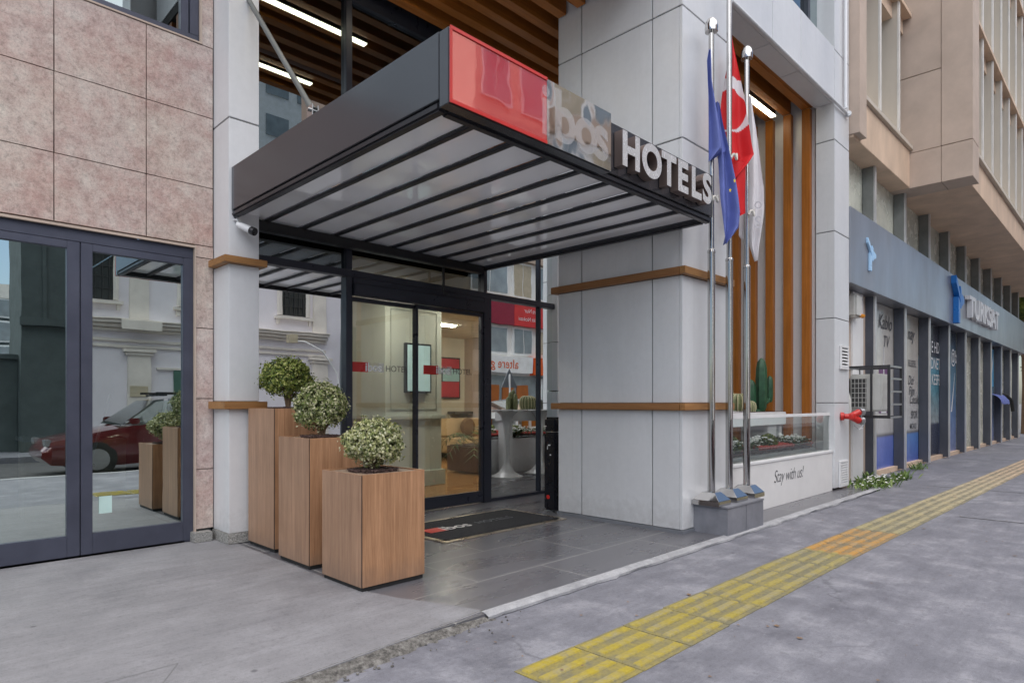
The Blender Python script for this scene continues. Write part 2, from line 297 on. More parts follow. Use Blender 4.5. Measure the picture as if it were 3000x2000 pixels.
# ------------------------------------------------------------------ mesh builder
WLOC = {}
class B:
    def __init__(s): s.v = []; s.f = []; s.m = []; s.c = []
    def add(s, vs, fs, m=0, col=None):
        o = len(s.v); s.v += [tuple(p) for p in vs]
        for f in fs: s.f.append([i+o for i in f]); s.m.append(m)
        s.c += [col or (1, 1, 1)]*len(vs)
        return s
    def box(s, x0, x1, y0, y1, z0, z1, m=0):
        return s.hexa([(x0,y0,z0),(x1,y0,z0),(x1,y1,z0),(x0,y1,z0),(x0,y0,z1),(x1,y0,z1),(x1,y1,z1),(x0,y1,z1)], m)
    def hexa(s, p, m=0):
        return s.add(p, [(0,3,2,1),(4,5,6,7),(0,1,5,4),(1,2,6,5),(2,3,7,6),(3,0,4,7)], m)
    def quad(s, a, b, c, d, m=0): return s.add([a,b,c,d], [(0,1,2,3)], m)
    def prism(s, pts, off, m=0):
        n = len(pts); off = Vector(off); q = [Vector(p)+off for p in pts]
        fs = [list(range(n))[::-1], [i+n for i in range(n)]] + [(i, (i+1)%n, (i+1)%n+n, i+n) for i in range(n)]
        return s.add(list(pts)+q, fs, m)
    def cyl(s, a, b, r0, r1=None, n=16, m=0, caps=True):
        r1 = r0 if r1 is None else r1
        a = Vector(a); b = Vector(b); d = (b-a).normalized()
        u = d.orthogonal().normalized(); w = d.cross(u)
        vs = []
        for c, r in ((a, r0), (b, r1)):
            for i in range(n):
                t = 2*math.pi*i/n; vs.append(c+u*(r*math.cos(t))+w*(r*math.sin(t)))
        fs = [(i, (i+1)%n, (i+1)%n+n, i+n) for i in range(n)]
        if caps: fs += [list(range(n))[::-1], [i+n for i in range(n)]]
        return s.add(vs, fs, m)
    def tube(s, pts, r, n=8, m=0):
        pts = [Vector(p) for p in pts]; vs = []; N = len(pts)
        rs = r if isinstance(r, (list, tuple)) else [r]*N
        prev = None
        for i, p in enumerate(pts):
            d = (pts[min(i+1, N-1)]-pts[max(i-1, 0)]).normalized()
            u = d.orthogonal().normalized() if prev is None else (prev-d*prev.dot(d)).normalized()
            prev = u; w = d.cross(u)
            for k in range(n):
                t = 2*math.pi*k/n; vs.append(p+u*(rs[i]*math.cos(t))+w*(rs[i]*math.sin(t)))
        fs = [(i*n+k, i*n+(k+1)%n, (i+1)*n+(k+1)%n, (i+1)*n+k) for i in range(N-1) for k in range(n)]
        fs += [list(range(n))[::-1], [(N-1)*n+k for k in range(n)]]
        return s.add(vs, fs, m)
    def lathe(s, prof, c, n=24, m=0, mod=None):
        vs = []
        for r, z in prof:
            for k in range(n):
                t = 2*math.pi*k/n; rr = r*(mod(t) if mod else 1); vs.append((c[0]+rr*math.cos(t), c[1]+rr*math.sin(t), c[2]+z))
        N = len(prof)
        fs = [(i*n+k, i*n+(k+1)%n, (i+1)*n+(k+1)%n, (i+1)*n+k) for i in range(N-1) for k in range(n)]
        fs += [list(range(n))[::-1], [(N-1)*n+k for k in range(n)]]
        return s.add(vs, fs, m)
    def grid(s, rows, m=0, cols=None):
        n = len(rows[0]); vs = [p for r in rows for p in r]
        o = len(s.v); s.v += [tuple(p) for p in vs]
        s.c += ([c for r in cols for c in r] if cols else [(1, 1, 1)]*len(vs))
        for i in range(len(rows)-1):
            for k in range(n-1): s.f.append([o+i*n+k, o+i*n+k+1, o+(i+1)*n+k+1, o+(i+1)*n+k]); s.m.append(m)
        return s
    def text(s, body, size, org, xd, yd, nd, extr=0, off=0, shear=0, m=0, align='LEFT', spacing=1, sx=1.0, side=False):
        cu = bpy.data.curves.new('t', 'FONT'); cu.body = body; cu.size = size; cu.extrude = extr; cu.offset = off; cu.shear = shear
        cu.align_x = align; cu.space_character = spacing; cu.resolution_u = 6
        ob = bpy.data.objects.new('t', cu); COL.objects.link(ob)
        dg = bpy.context.evaluated_depsgraph_get(); me = bpy.data.meshes.new_from_object(ob.evaluated_get(dg))
        org = Vector(org); xd = Vector(xd); yd = Vector(yd); nd = Vector(nd)
        vs = [org+xd*(v.co.x*sx)+yd*v.co.y+nd*v.co.z for v in me.vertices]
        fl_ = [p for p in me.polygons if not side or len({round(me.vertices[i].co.z, 5) for i in p.vertices}) == 1]; ids = {p.index for p in fl_}
        s.add(vs, [list(p.vertices) for p in me.polygons], m)
        if side:
            for q_, p in enumerate(me.polygons):
                if p.index not in ids: s.m[len(s.m)-len(me.polygons)+q_] = m+1
        bpy.data.objects.remove(ob); bpy.data.curves.remove(cu); bpy.data.meshes.remove(me)
        return s
    def build(s, name, mats, parent=None, bevel=0, smooth=False, seg=2, color=False, kind=None):
        off = Vector(WLOC.get(parent.name, (0,0,0))) if parent else Vector((0,0,0))
        me = bpy.data.meshes.new(name)
        me.from_pydata([tuple(Vector(p)-off) for p in s.v], [], s.f)
        for k in (mats if isinstance(mats, (list, tuple)) else [mats]): me.materials.append(MATS[k])
        me.polygons.foreach_set('material_index', s.m)
        if color:
            ca = me.color_attributes.new('Col', 'FLOAT_COLOR', 'POINT')
            ca.data.foreach_set('color', [q for c in s.c for q in (c[0], c[1], c[2], 1)])
        bm = bmesh.new(); bm.from_mesh(me)
        if not color: bmesh.ops.recalc_face_normals(bm, faces=bm.faces)
        if bevel:
            es = [e for e in bm.edges if len(e.link_faces) == 2 and e.calc_face_angle(0) > .5]
            bmesh.ops.bevel(bm, geom=es, offset=bevel, segments=seg, affect='EDGES', clamp_overlap=True)
        bm.to_mesh(me); bm.free()
        if smooth or bevel:
            me.polygons.foreach_set('use_smooth', [True]*len(me.polygons))
            me.set_sharp_from_angle(angle=R(38))
        o = bpy.data.objects.new(name, me); COL.objects.link(o)
        if parent: o.parent = parent; WLOC[o.name] = tuple(off)
        if kind: o['kind'] = kind
        return o
def thing(name, label, cat, loc, group=None):
    o = bpy.data.objects.new(name, None); COL.objects.link(o); o.location = loc; o.empty_display_size = .1
    o['label'] = label; o['category'] = cat
    if group: o['group'] = group
    WLOC[o.name] = tuple(loc); return o
def tag(o, label, cat, group=None):
    o['label'] = label; o['category'] = cat
    if group: o['group'] = group
    return o
def box(name, dims, mat, parent=None, bevel=0, kind=None): return B().box(*dims).build(name, mat, parent, bevel, kind=kind)
XD, YD, ZD, FRONT = (1,0,0), (0,1,0), (0,0,1), (0,-1,0)

# ------------------------------------------------------------------ setting
PZ = -.03                                  # pavement level; the hotel platform and apron are at 0
box('ground', (-700, 900, -700, 700, -.9, -.21), 'far_ground', kind='structure')
box('road', (-60, 120, -6.2, -1.25, -.5, -.16), 'asphalt', kind='structure')
b = B().box(-60, 120, -1.05, 3.3, -.5, PZ)
b.build('pavement', 'pavement_concrete', kind='structure')
box('kerb', (-60, 120, -1.25, -1.05, -.5, PZ+.004), 'kerb_white', bevel=.012, kind='structure')
box('far_pavement', (-60, 120, -8.4, -6.2, -.5, -.03), 'pavement_concrete', kind='structure')
box('platform', (1.2, 9.7, 2.55, 5.6, -.4, 0), 'floor_tile', kind='structure')
# concrete apron in front of the shop: overlaps the dark tiles with a rounded toe
ap = [(-30,2.50),(1.24,2.50),(1.7,2.535),(2.10,2.565),(2.36,2.585),(2.37,2.62),(2.34,2.74),(2.27,2.92),(2.19,3.10),(2.13,3.34),(2.10,3.9),(2.10,5.6),(-30,5.6)]
B().prism([(x, y, .004) for x, y in ap], (0, 0, -.3)).build('concrete_apron', 'apron_concrete', kind='structure')
# expansion joints cut in apron / pavement
jb = B()
for a, c in (((.62,2.51),(.95,3.02)), ((-.6,3.02),(.95,3.02))):
    d = Vector((c[0]-a[0], c[1]-a[1], 0)); n = Vector((-d.y, d.x, 0)).normalized()*.0016
    a = Vector((*a, .0055)); c = Vector((*c, .0055)); jb.quad(a-n, c-n, c+n, a+n)
jb.build('apron_joint', 'clad_gap', kind='structure')
jb = B()
for x, y0, y1 in ((7.95, -.9, 1.36), (10.6, -1.0, 2.2), (13.4, -1, 2.3), (16.5, -1, 2.3), (3.9, -1.0, -.2)):
    jb.add([(x, y0, PZ+.002), (x+.03, y0, PZ+.002), (x+.02, y1, PZ+.002), (x-.01, y1, PZ+.002)], [(0,1,2,3)])
jb.build('pavement_joint', 'vent_dark', kind='structure')
# whitened kerb fillet from platform down to pavement, jittered edge
rows = []
random.seed(3)
N = 120
for i in range(N+1):
    x = 2.36+(9.65-2.36)*i/N
    j = .02*(mnoise.noise((x*3, 0, 0))+.6*mnoise.noise((x*11, 5, 0)))
    w = .11 if x < 8.5 else .11*(1-(x-8.5)/1.6)
    rows.append([(x, 2.585+.25*j, .006), (x, 2.555+.3*j, .003), (x, 2.525+.6*j, -.010), (x, 2.585-w*.55+j*1.3, PZ+.004)])
B().grid(rows).build('kerb_fillet', 'kerb_white', smooth=True, kind='structure')
# crumbled gravel edge in front of the apron
rows = []
for i in range(160):
    x = -3+5.4*i/159; e = Vector((x, 0, 0))
    yb = 2.50 if x < 1.24 else 2.50+.085*(x-1.24)/1.1
    rr = []
    for k in range(9):
        t = k/8; w = .115+.05*mnoise.noise((x*2.3, 1, 0)); y = yb+.012-t*w
        z = .004+(PZ-.002-.004)*min(1, t*1.3)+.012*mnoise.noise((x*22, y*22, 3))*math.sin(math.pi*t)
        rr.append((x, y+.01*mnoise.noise((x*13, k, 8)), z+(.001 if k < 8 else 0)))
    rows.append(rr)
B().grid(rows).build('crumbled_kerb', 'crumbled_edge', kind='structure')
pb = B()
for i in range(170):
    x = random.uniform(-1, 2.6); y = 2.50-abs(random.gauss(0, .09))+(.06 if x > 1.6 else 0); r = random.uniform(.002, .009)
    pb.lathe([(r*.3, -r*.6), (r, 0), (r*.4, r*.7)], (x, y, PZ+.004), 5)
pb.build('gravel', 'crumbled_edge', kind='stuff')
# tactile paving: ribbed slabs in a strip
tb = B(); T0 = 1.985; S = .408
YA, YB = 1.562, 1.962
k = 0
while T0+k*S < 60:
    x0 = T0+k*S+.003; x1 = x0+S-.006
    dz = .002*random.random(); dy = random.uniform(-.004, .004)
    tb.box(x0, x1, YA+dy, YB+dy, PZ-.02, PZ+.003+dz*.5)
    if x0 < 26:
        for r in range(4):
            yc = YA+dy+.05+.1*r; ww = .026; h = .0125+dz
            tb.hexa([(x0+.012,yc-ww,PZ+.003),(x1-.012,yc-ww,PZ+.003),(x1-.012,yc+ww,PZ+.003),(x0+.012,yc+ww,PZ+.003),
                     (x0+.025,yc-ww+.007,PZ+h),(x1-.025,yc-ww+.007,PZ+h),(x1-.025,yc+ww-.007,PZ+h),(x0+.025,yc+ww-.007,PZ+h)])
    k += 1
tb.v = [(x, y-.015*max(0, x-5.3), z) for x, y, z in tb.v]          # the strip drifts gently towards the road
tb.build('tactile_paving', 'tactile_yellow', kind='structure')
# fallen leaves and grit on the pavement
lb = B()
for i in range(240):
    x = random.uniform(1.2, 12); y = random.uniform(-.2, 2.45); r = random.uniform(.003, .011) if random.random() < .9 else .018; a = random.uniform(0, 6.3)
    p = [(x+r*math.cos(a+q)*e, y+r*math.sin(a+q), PZ+(.006 if not YA < y < YB else .014)+random.random()*.003) for q, e in ((0,1),(1.4,.7),(3.1,1),(4.6,.7))]
    lb.add(p, [(0,1,2,3)])
lb.build('litter', 'bark', kind='stuff')

# ------------------------------------------------------------------ stone-clad shop (left)
shop = thing('shop_building', 'pinkish stone clad shop building with dark framed glass doors', 'building', (-.5, 5.6, 0))
w = B()
xs = [-5.07+.5995*i for i in range(11)]+[.926, 1.525, 2.032]
xs = sorted(set(round(x, 3) for x in xs if x < .8)|{.926, 1.525, 2.032})
zs = [2.462, 2.955, 3.544, 4.136]
G = .003
for i in range(len(xs)-1):
    for j in range(3): w.box(xs[i]+G, xs[i+1]-G, 5.58, 5.62, zs[j]+G, zs[j+1]-G)
zz = [.10, .598, 1.186, 1.774, 2.36, 2.462]
for j in range(4): w.box(1.888+G, 2.032, 5.58, 5.62, zz[j]+G, zz[j+1]-G)
w.box(1.888+G, 2.032, 5.58, 5.62, 2.363, 2.459)
for j in range(12): w.box(1.94+G, 2.032, 5.58, 5.62, 4.136+.59*j+G, 4.136+.59*(j+1)-G)
for j in range(4, 16):
    for i in range(len(xs)-1): 
        if j > 6: w.box(xs[i]+G, xs[i+1]-G, 5.58, 5.62, 4.136+.59*(j-4)+G, 4.136+.59*(j-3)-G)
w.build('wall', 'stone', shop, bevel=.0015, seg=1)
box('core', (-6, 2.03, 5.625, 5.66, 2.46, 4.14), 'clad_gap', shop)
box('upper_storeys', (-6, 2.03, 5.66, 14, 6.2, 9.5), 'room_dark', shop)
box('side_strip', (1.94, 2.03, 5.625, 5.66, .05, 9.5), 'clad_gap', shop)
box('plinth', (1.858, 2.0, 5.50, 5.615, .004, .085), 'granite', shop, bevel=.004)
# beige metal reveals around the openings
rv = B().box(-6, 1.896, 5.572, 5.60, 2.434, 2.452).box(1.884, 1.893, 5.57, 5.612, .085, 2.434)
rv.box(-6, 1.94, 5.572, 5.60, 4.139, 4.152).box(1.928, 1.941, 5.572, 5.64, 4.152, 6.3)
rv.build('reveal_trim', 'beige_wall', shop)
fr = B().box(-6, 1.883, 5.61, 5.69, 2.345, 2.434).box(1.817, 1.883, 5.61, 5.69, .004, 2.345)
fr.build('shopfront_frame', 'shop_frame', shop, bevel=.003)
def leaf(x0, x1, top, lab):
    d = B().box(x0, x0+.075, 5.605, 5.665, .018, top).box(x1-.08, x1, 5.605, 5.665, .018, top).box(x0+.075, x1-.08, 5.605, 5.665, .018, .172).box(x0+.075, x1-.08, 5.605, 5.665, top-.055, top)
    o = d.build('door_leaf', 'shop_frame', shop, bevel=.003)
    B().quad((x0+.07, 5.632, .17), (x1-.07, 5.632, .17), (x1-.07, 5.632, top-.05), (x0+.07, 5.632, top-.05)).build('pane', 'glass_shop', o)
    return o
leaf(.16, 1.088, 2.342, ''); d2 = leaf(1.094, 1.90-.018, 2.342, ''); leaf(-.80, .154, 2.342, '')
leaf(-1.8, -.806, 2.342, '')
st = B().box(1.215, 1.30, 5.626, 5.6285, .31, .44).build('sticker', 'sticker_pale', d2)
uw = B().box(-6, 1.926, 5.60, 5.68, 4.153, 4.205).box(1.855, 1.926, 5.60, 5.68, 4.205, 6.3).box(1.79, 1.848, 5.61, 5.67, 4.205, 6.3).box(.2, .26, 5.6, 5.68, 4.205, 6.3)
uw = uw.build('upper_window_frame', 'shop_frame', shop, bevel=.003)
B().quad((-6,5.645,4.2),(1.80,5.645,4.2),(1.80,5.645,6.3),(-6,5.645,6.3)).build('pane', 'glass_upper', uw)
# room behind
rm = B().quad((-6,5.7,.008),(2.0,5.7,.008),(2.0,10,.008),(-6,10,.008),1).quad((-6,10,0),(2.0,10,0),(2.0,10,2.9),(-6,10,2.9)).quad((2.02,5.7,0),(2.02,10,0),(2.02,10,2.9),(2.02,5.7,2.9)).quad((-6,5.7,2.9),(2.0,5.7,2.9),(2.0,10,2.9),(-6,10,2.9))
rm.quad((-6,9,2.95),(2.0,9,2.95),(2.0,9,6.3),(-6,9,6.3)).quad((2.02,5.7,2.95),(2.02,9,2.95),(2.02,9,6.3),(2.02,5.7,6.3)).quad((-6,5.7,6.25),(2,5.7,6.25),(2,9,6.25),(-6,9,6.25))
rm.build('interior', ['room_dark', 'room_floor'], shop)
ct = thing('counter', 'pale wooden counter standing inside the empty shop', 'counter', (1.4, 7.7, 0))
B().box(1.02, 1.86, 7.5, 7.9, .02, .78).build('body', 'counter_wood', ct, bevel=.004); B().box(1.0, 1.6, 7.48, 7.92, .782, .82).build('top', 'pvc_white', ct, bevel=.004)
tag(B().cyl((1.27, 6.9, .01), (1.42, 6.2, 1.22), .012, n=10).build('broom_handle', 'pvc_white'), 'thin pale broom handle leaning behind the shop door glass', 'broom handle')

# ------------------------------------------------------------------ hotel building
hotel = thing('hotel_building', 'pale grey panel clad hotel front with timber slat soffit and glass lobby', 'building', (4, 5.45, 0))
# left pilaster
lp = B()
for z0, z1 in ((.09, 1.10), (1.165, 2.28), (2.34, 3.462), (3.474, 4.63), (4.642, 9)): lp.box(2.04, 2.287, 5.262, 5.60, z0, z1)
lp.box(2.046, 2.281, 5.268, 5.6, .09, 8.9, 1)
lp = lp.build('pilaster', ['clad', 'clad_gap'], hotel, bevel=.003)
B().box(2.03, 2.30, 5.252, 5.6, .004, .088).build('plinth', 'granite', lp, bevel=.004)
for z0, z1 in ((1.10, 1.162), (2.282, 2.338)):
    B().box(1.985, 2.335, 5.205, 5.56, z0, z1).build('trim_band', 'trim_wood', lp, bevel=.003)
# big pillar with separate cladding panels
pl = B()
hz = [.035, 1.083, 1.152, 2.27, 2.343, 3.474, 3.486, 4.634, 4.646, 5.9, 5.912, 9]
yj = [2.87, 3.172, 3.184, 3.99, 4.002, 4.30]
for q in range(0, len(hz), 2):
    z0, z1 = hz[q], hz[q+1]
    for a, c in ((0, 1), (2, 3), (4, 5)): pl.box(5.008, 5.04, yj[a]+(.034 if a == 0 else 0), yj[c], z0, z1)
    pl.box(5.008, 5.84, 2.87, 2.902, z0, z1)
    pl.box(5.815, 5.84, 2.906, 4.30, z0, z1)
    pl.box(5.044, 5.811, 4.275, 4.30, z0, z1)
pl.box(5.022, 5.826, 2.886, 4.29, .004, 9, 1)
pl = pl.build('pillar', ['clad', 'clad_gap'], hotel, bevel=.0035)
for z0, z1 in ((1.086, 1.149), (2.274, 2.340)):
    t = B().box(4.955, 5.895, 2.815, 2.868, z0, z1).box(4.955, 5.006, 2.872, 4.36, z0, z1, 1).box(5.843, 5.895, 2.872, 4.36, z0, z1, 1).box(5.008, 5.841, 4.303, 4.36, z0, z1)
    t.build('trim_band', ['trim_wood', 'trim_wood_side'], pl, bevel=.003)
B().box(4.995, 5.85, 2.857, 4.31, .0, .03).build('base_strip', 'alu_panel', pl)
# cladding pier beside the glass behind the pillar
pr = B()
for z0, z1 in ((.02, .6), (.612, 1.3), (1.31, 1.93), (1.94, 2.55), (2.56, 3.4), (3.41, 5.1)): pr.box(6.225, 6.62, 5.36, 5.6, z0, z1)
pr.build('pier', 'clad', hotel, bevel=.003)
# curtain wall frame
GY = 5.45
cw = B()
cw.box(2.290, 6.222, GY-.045, GY+.05, 2.362, 2.428)                 # transom
for x0, x1 in ((3.192, 3.256), (4.978, 5.095)):
    cw.box(x0, x1, GY-.05, GY+.05, .0, 2.36); cw.box(x0, x1 if x0 < 4 else x0+.05, GY-.05, GY+.05, 2.43, 5.4)
cw.box(5.945, 5.975, GY-.03, GY+.04, .03, 2.36); cw.box(5.945, 5.975, GY-.03, GY+.04, 2.43, 5.4)
cw.box(5.10, 6.222, GY-.035, GY+.04, .0, .035); cw.box(2.290, 3.19, GY-.035, GY+.04, .0, .06)
cw.box(2.290, 2.33, GY-.04, GY+.04, .06, 2.36)
cw.box(2.29, 6.222, GY-.04, GY+.05, 5.02, 5.4)
cw = cw.build('curtain_wall', 'dark_frame', hotel, bevel=.003)
def pane(x0, x1, z0, z1, mat, y=GY, par=cw): return B().quad((x0,y,z0),(x1,y,z0),(x1,y,z1),(x0,y,z1)).build('pane', mat, par)
pane(2.32, 3.20, .05, 2.37, 'glass_fixed'); pane(5.09, 5.95, .03, 2.37, 'glass_fixed', GY+.004); pane(5.97, 6.222, .03, 2.37, 'glass_fixed', GY+.002)
pane(2.29, 3.20, 2.42, 5.03, 'glass_upper'); pane(3.25, 4.98, 2.42, 5.03, 'glass_upper', GY+.003); pane(5.02, 5.95, 2.42, 5.03, 'glass_fixed', GY+.005); pane(5.97, 6.222, 2.42, 5.03, 'glass_fixed', GY+.002)
B().box(2.29, 4.86, 5.27, 5.36, 2.605, 2.69).build('canopy_beam', 'black_beam', hotel, bevel=.006)
B().box(3.262, 4.972, GY-.085, GY+.03, 2.185, 2.30).box(3.262, 4.972, GY-.06, GY+.03, 2.302, 2.358).build('door_operator', 'dark_frame', hotel, bevel=.006)
# little black sensor arm above the door
sn = B().tube([(4.32, 5.33, 2.60), (4.32, 5.33, 2.36), (4.325, 5.32, 2.33), (4.36, 5.30, 2.318)], .016, 10).build('sensor_arm', 'black_beam', hotel, smooth=True)
def door(x0, x1, y, logo_x, sz):
    d = B().box(x0, x0+.028, y-.02, y+.02, .012, 2.18).box(x1-.028, x1, y-.02, y+.02, .012, 2.18).box(x0+.028, x1-.028, y-.02, y+.02, .012, .14).box(x0+.028, x1-.028, y-.02, y+.02, 2.14, 2.18)
    d = d.build('sliding_door', 'dark_frame', hotel, bevel=.003)
    B().quad((x0+.02,y,.13),(x1-.02,y,.13),(x1-.02,y,2.15),(x0+.02,y,2.15)).build('pane', 'glass_door', d)
    yy = y-.004; z0, z1 = 1.455, 1.552
    lg = B().quad((logo_x,yy,z0),(logo_x+.20,yy,z0),(logo_x+.20,yy,z1),(logo_x,yy,z1),0)
    for i, mm in enumerate((3, 4, 5)):
        a = logo_x+.20+.062*i; lg.quad((a,yy,z0),(a+.062,yy,z0),(a+.062,yy,z1),(a,yy,z1),mm)
    lg.text('ibos', .118, (logo_x+.165, yy-.003, z0+.012), XD, ZD, FRONT, 0, .003, m=1)
    lg.text('HOTEL', .088, (logo_x+.405, yy-.001, z0+.014), XD, ZD, FRONT, 0, 0, m=2)
    lg.build('logo', ['red_paint', 'white_letter', 'glyph_dark', 'film_a', 'film_b', 'film_c'], d)
def film(name, a):
    m = bpy.data.materials.new(name); m.use_nodes = True; MATS[name] = m; nt = m.node_tree; nt.nodes.clear()
    out = nt.nodes.new('ShaderNodeOutputMaterial'); mx = nt.nodes.new('ShaderNodeMixShader'); mx.inputs[0].default_value = a
    tr = nt.nodes.new('ShaderNodeBsdfTransparent'); df = nt.nodes.new('ShaderNodeBsdfDiffuse'); df.inputs[0].default_value = (.72, .74, .78, 1)
    L(nt, tr.outputs[0], mx.inputs[1]); L(nt, df.outputs[0], mx.inputs[2]); L(nt, mx.outputs[0], out.inputs[0])
film('film_a', .06); film('film_b', .16); film('film_c', .42)
door(3.262, 4.055, GY+.02, 3.272, 1); door(4.02, 4.972, GY-.022, 4.125, 1)
# timber slat soffit: beams run along the street, and turn down the side wall of the terrace
sl = B(); sw = B()
ys = [3.18+.2485*i for i in range(9)]
for i, y in enumerate(ys):
    x0 = 2.30 if y > 3.85 else 5.845
    if y > 4.2: sl.box(2.30, 8.86, y, y+.105, 5.10, 5.30)
    else: sl.box(2.30, 4.985, y, y+.105, 5.10, 5.30); sl.box(5.845, 8.86, y, y+.105, 5.10, 5.30)
    sw.box(8.862, 8.945, y, y+.105, .0, 5.10)
sl.build('slat_soffit', 'slat_wood', hotel, bevel=.003); sw.build('slat_wall', 'slat_wood_upright', hotel, bevel=.003)
box('soffit_board', (2.29, 8.95, 3.0, 5.44, 5.305, 5.4), 'soffit_dark', hotel)
box('side_wall', (8.948, 9.47, 3.14, 5.6, 0, 5.4), 'clad_white', hotel)
for x0, x1, y in ((2.32, 3.82, 4.84), (2.32, 3.82, 3.61), (7.9, 8.72, 3.61), (6.2, 7.6, 4.84)):
    B().box(x0, x1, y-.032, y+.032, 5.085, 5.303).build('light_body', 'soffit_dark', hotel); B().box(x0, x1, y-.034, y+.034, 5.068, 5.083).build('strip_light', 'strip_glow', hotel)
# back of the terrace: glass and panel
B().box(6.62, 8.948, 5.47, 5.6, .0, .3).build('window_apron', 'clad', hotel); B().box(6.62, 8.948, 5.47, 5.6, 2.5, 5.4).build('window_header', 'clad', hotel)
B().quad((6.62,5.5,.3),(8.948,5.5,.3),(8.948,5.5,2.5),(6.62,5.5,2.5)).build('terrace_window', 'glass_fixed', hotel)
# fascia over the terrace, with recessed window above
fa = B(); fx = [5.845, 6.94, 7.75, 8.895]
for a, c in zip(fx[:-1], fx[1:]):
    fa.box(a+.004, c-.004, 2.88, 2.91, 5.085, 5.80); fa.box(a+.004, c-.004, 2.914, 3.13, 5.085, 5.115)
fa.box(5.845, 8.895, 2.92, 3.12, 5.12, 5.79, 1)
fa.build('fascia', ['clad', 'clad_gap'], hotel, bevel=.003)
B().box(5.845, 8.895, 3.14, 3.19, 5.11, 5.30).build('fascia_timber', 'slat_wood', hotel, bevel=.003)
uw = B().box(5.845, 8.895, 3.05, 3.15, 5.81, 5.90).box(7.9, 7.97, 3.05, 3.15, 5.9, 8.5).box(8.45, 8.52, 3.05, 3.15, 5.9, 8.5).box(6.6, 6.67, 3.05, 3.15, 5.9, 8.5).build('upper_window', 'dark_frame', hotel)
B().quad((5.845,3.1,5.9),(8.895,3.1,5.9),(8.895,3.1,8.5),(5.845,3.1,8.5)).build('pane', 'glass_upper', uw)
box('upper_storeys', (2.29, 9.47, 3.3, 15, 5.42, 12.5), 'clad', hotel)
box('front_band', (2.05, 5.0, 2.88, 3.2, 5.42, 12.5), 'clad', hotel)
# right corner block
rb = B()
hz = [.03, 1.146, 1.156, 2.262, 2.272, 3.402, 3.414, 4.60, 4.612, 5.78, 5.79, 9]
for q in range(0, len(hz), 2): rb.box(8.90, 9.475, 2.88, 3.115, hz[q], hz[q+1])
rb.box(8.91, 9.465, 2.89, 3.11, .03, 9, 1)
rb = rb.build('corner_block', ['clad', 'clad_gap'], hotel, bevel=.003)
dp = B().tube([(9.22, 2.845, 9), (9.22, 2.845, 5.16), (9.22, 2.84, 5.10)], .022, 10).tube([(5.9, 2.85, 5.06), (9.30, 2.85, 5.06)], .020, 10).tube([(9.30, 2.83, 5.06), (9.36, 2.85, 5.06)], .035, 10)
dp.build('conduit', 'clad', hotel, smooth=True)
# lobby shell
lb = B()
lb.quad((2.31,5.5,.006),(12.5,5.5,.006),(12.5,11,.006),(2.31,11,.006),1)
lb.quad((2.31,11,0),(12.5,11,0),(12.5,11,2.9),(2.31,11,2.9)).quad((2.31,5.6,0),(2.31,11,0),(2.31,11,2.9),(2.31,5.6,2.9)).quad((12.5,5.6,0),(12.5,11,0),(12.5,11,2.9),(12.5,5.6,2.9))
lb.quad((2.31,5.52,2.60),(12.5,5.52,2.60),(12.5,11,2.60),(2.31,11,2.60),2)
lb.box(9.0, 12.5, 10.7, 10.96, .9, .96, 3).box(9.0, 12.5, 10.9, 10.96, .02, .9, 0)
lb.quad((2.31,7.6,2.65),(8.9,7.6,2.65),(8.9,7.6,5.4),(2.31,7.6,5.4),3)
lb.box(2.31, 4.2, 8.6, 9.0, .01, 2.6, 3)
lb.box(2.32, 3.20, 5.72, 5.78, .01, 2.6, 3).box(3.201, 3.25, 5.60, 5.78, .01, 2.6, 3).box(5.36, 8.9, 5.74, 5.80, .01, 2.6, 3)  # dark partitions added behind the fixed panes so only reflections show
lb.build('lobby', ['lobby_wall', 'parquet', 'lobby_ceiling', 'lobby_dark'], hotel)
lc = B().box(4.74, 5.68, 7.05, 7.95, .01, 2.6).box(4.70, 5.72, 7.01, 7.99, .01, .22).box(4.70, 5.72, 7.01, 7.99, .93, .98)
for x0, x1 in ((4.82, 4.83), (5.58, 5.59)): lc.box(x0, x1, 7.043, 7.05, 1.05, 2.4)
lc.box(4.83, 5.58, 7.043, 7.05, 2.39, 2.40).box(4.83, 5.58, 7.043, 7.05, 1.05, 1.06)
lc.build('lobby_column', 'lobby_sage', hotel, bevel=.004)
for x, y in ((4.2, 6.4), (6.4, 6.6), (8.3, 7.2), (7.2, 9.2), (9.6, 9.6), (4.4, 9.3)):
    B().box(x-.5, x+.5, y-.06, y+.06, 2.575, 2.598).build('ceiling_light', 'lamp_glow', hotel)

# lobby furnishings seen through the doors
t = thing('wall_screen', 'tall blank screen hanging on the sage lobby column', 'screen', (5.25, 7.02, 1.28))
B().box(5.02, 5.45, 6.985, 7.04, 1.285, 1.955).build('casing', 'cam_black', t, bevel=.004); B().quad((5.045,6.982,1.31),(5.425,6.982,1.31),(5.425,6.982,1.93),(5.045,6.982,1.93)).build('display', 'screen', t)
t = thing('framed_poster', 'dark red framed poster on the lobby wall beyond the column', 'poster', (8.95, 10.97, 1.25))
B().box(8.72, 9.36, 10.95, 10.99, 1.25, 2.16).build('frame', 'cam_black', t)
q = B().quad((8.75,10.945,1.28),(9.33,10.945,1.28),(9.33,10.945,1.62),(8.75,10.945,1.62)).quad((8.75,10.945,1.92),(9.33,10.945,1.92),(9.33,10.945,2.13),(8.75,10.945,2.13)).quad((8.85,10.945,1.63),(9.33,10.945,1.63),(9.33,10.945,1.90),(8.85,10.945,1.90),1)
q.build('print', ['poster_red', 'poster_photo'], t)
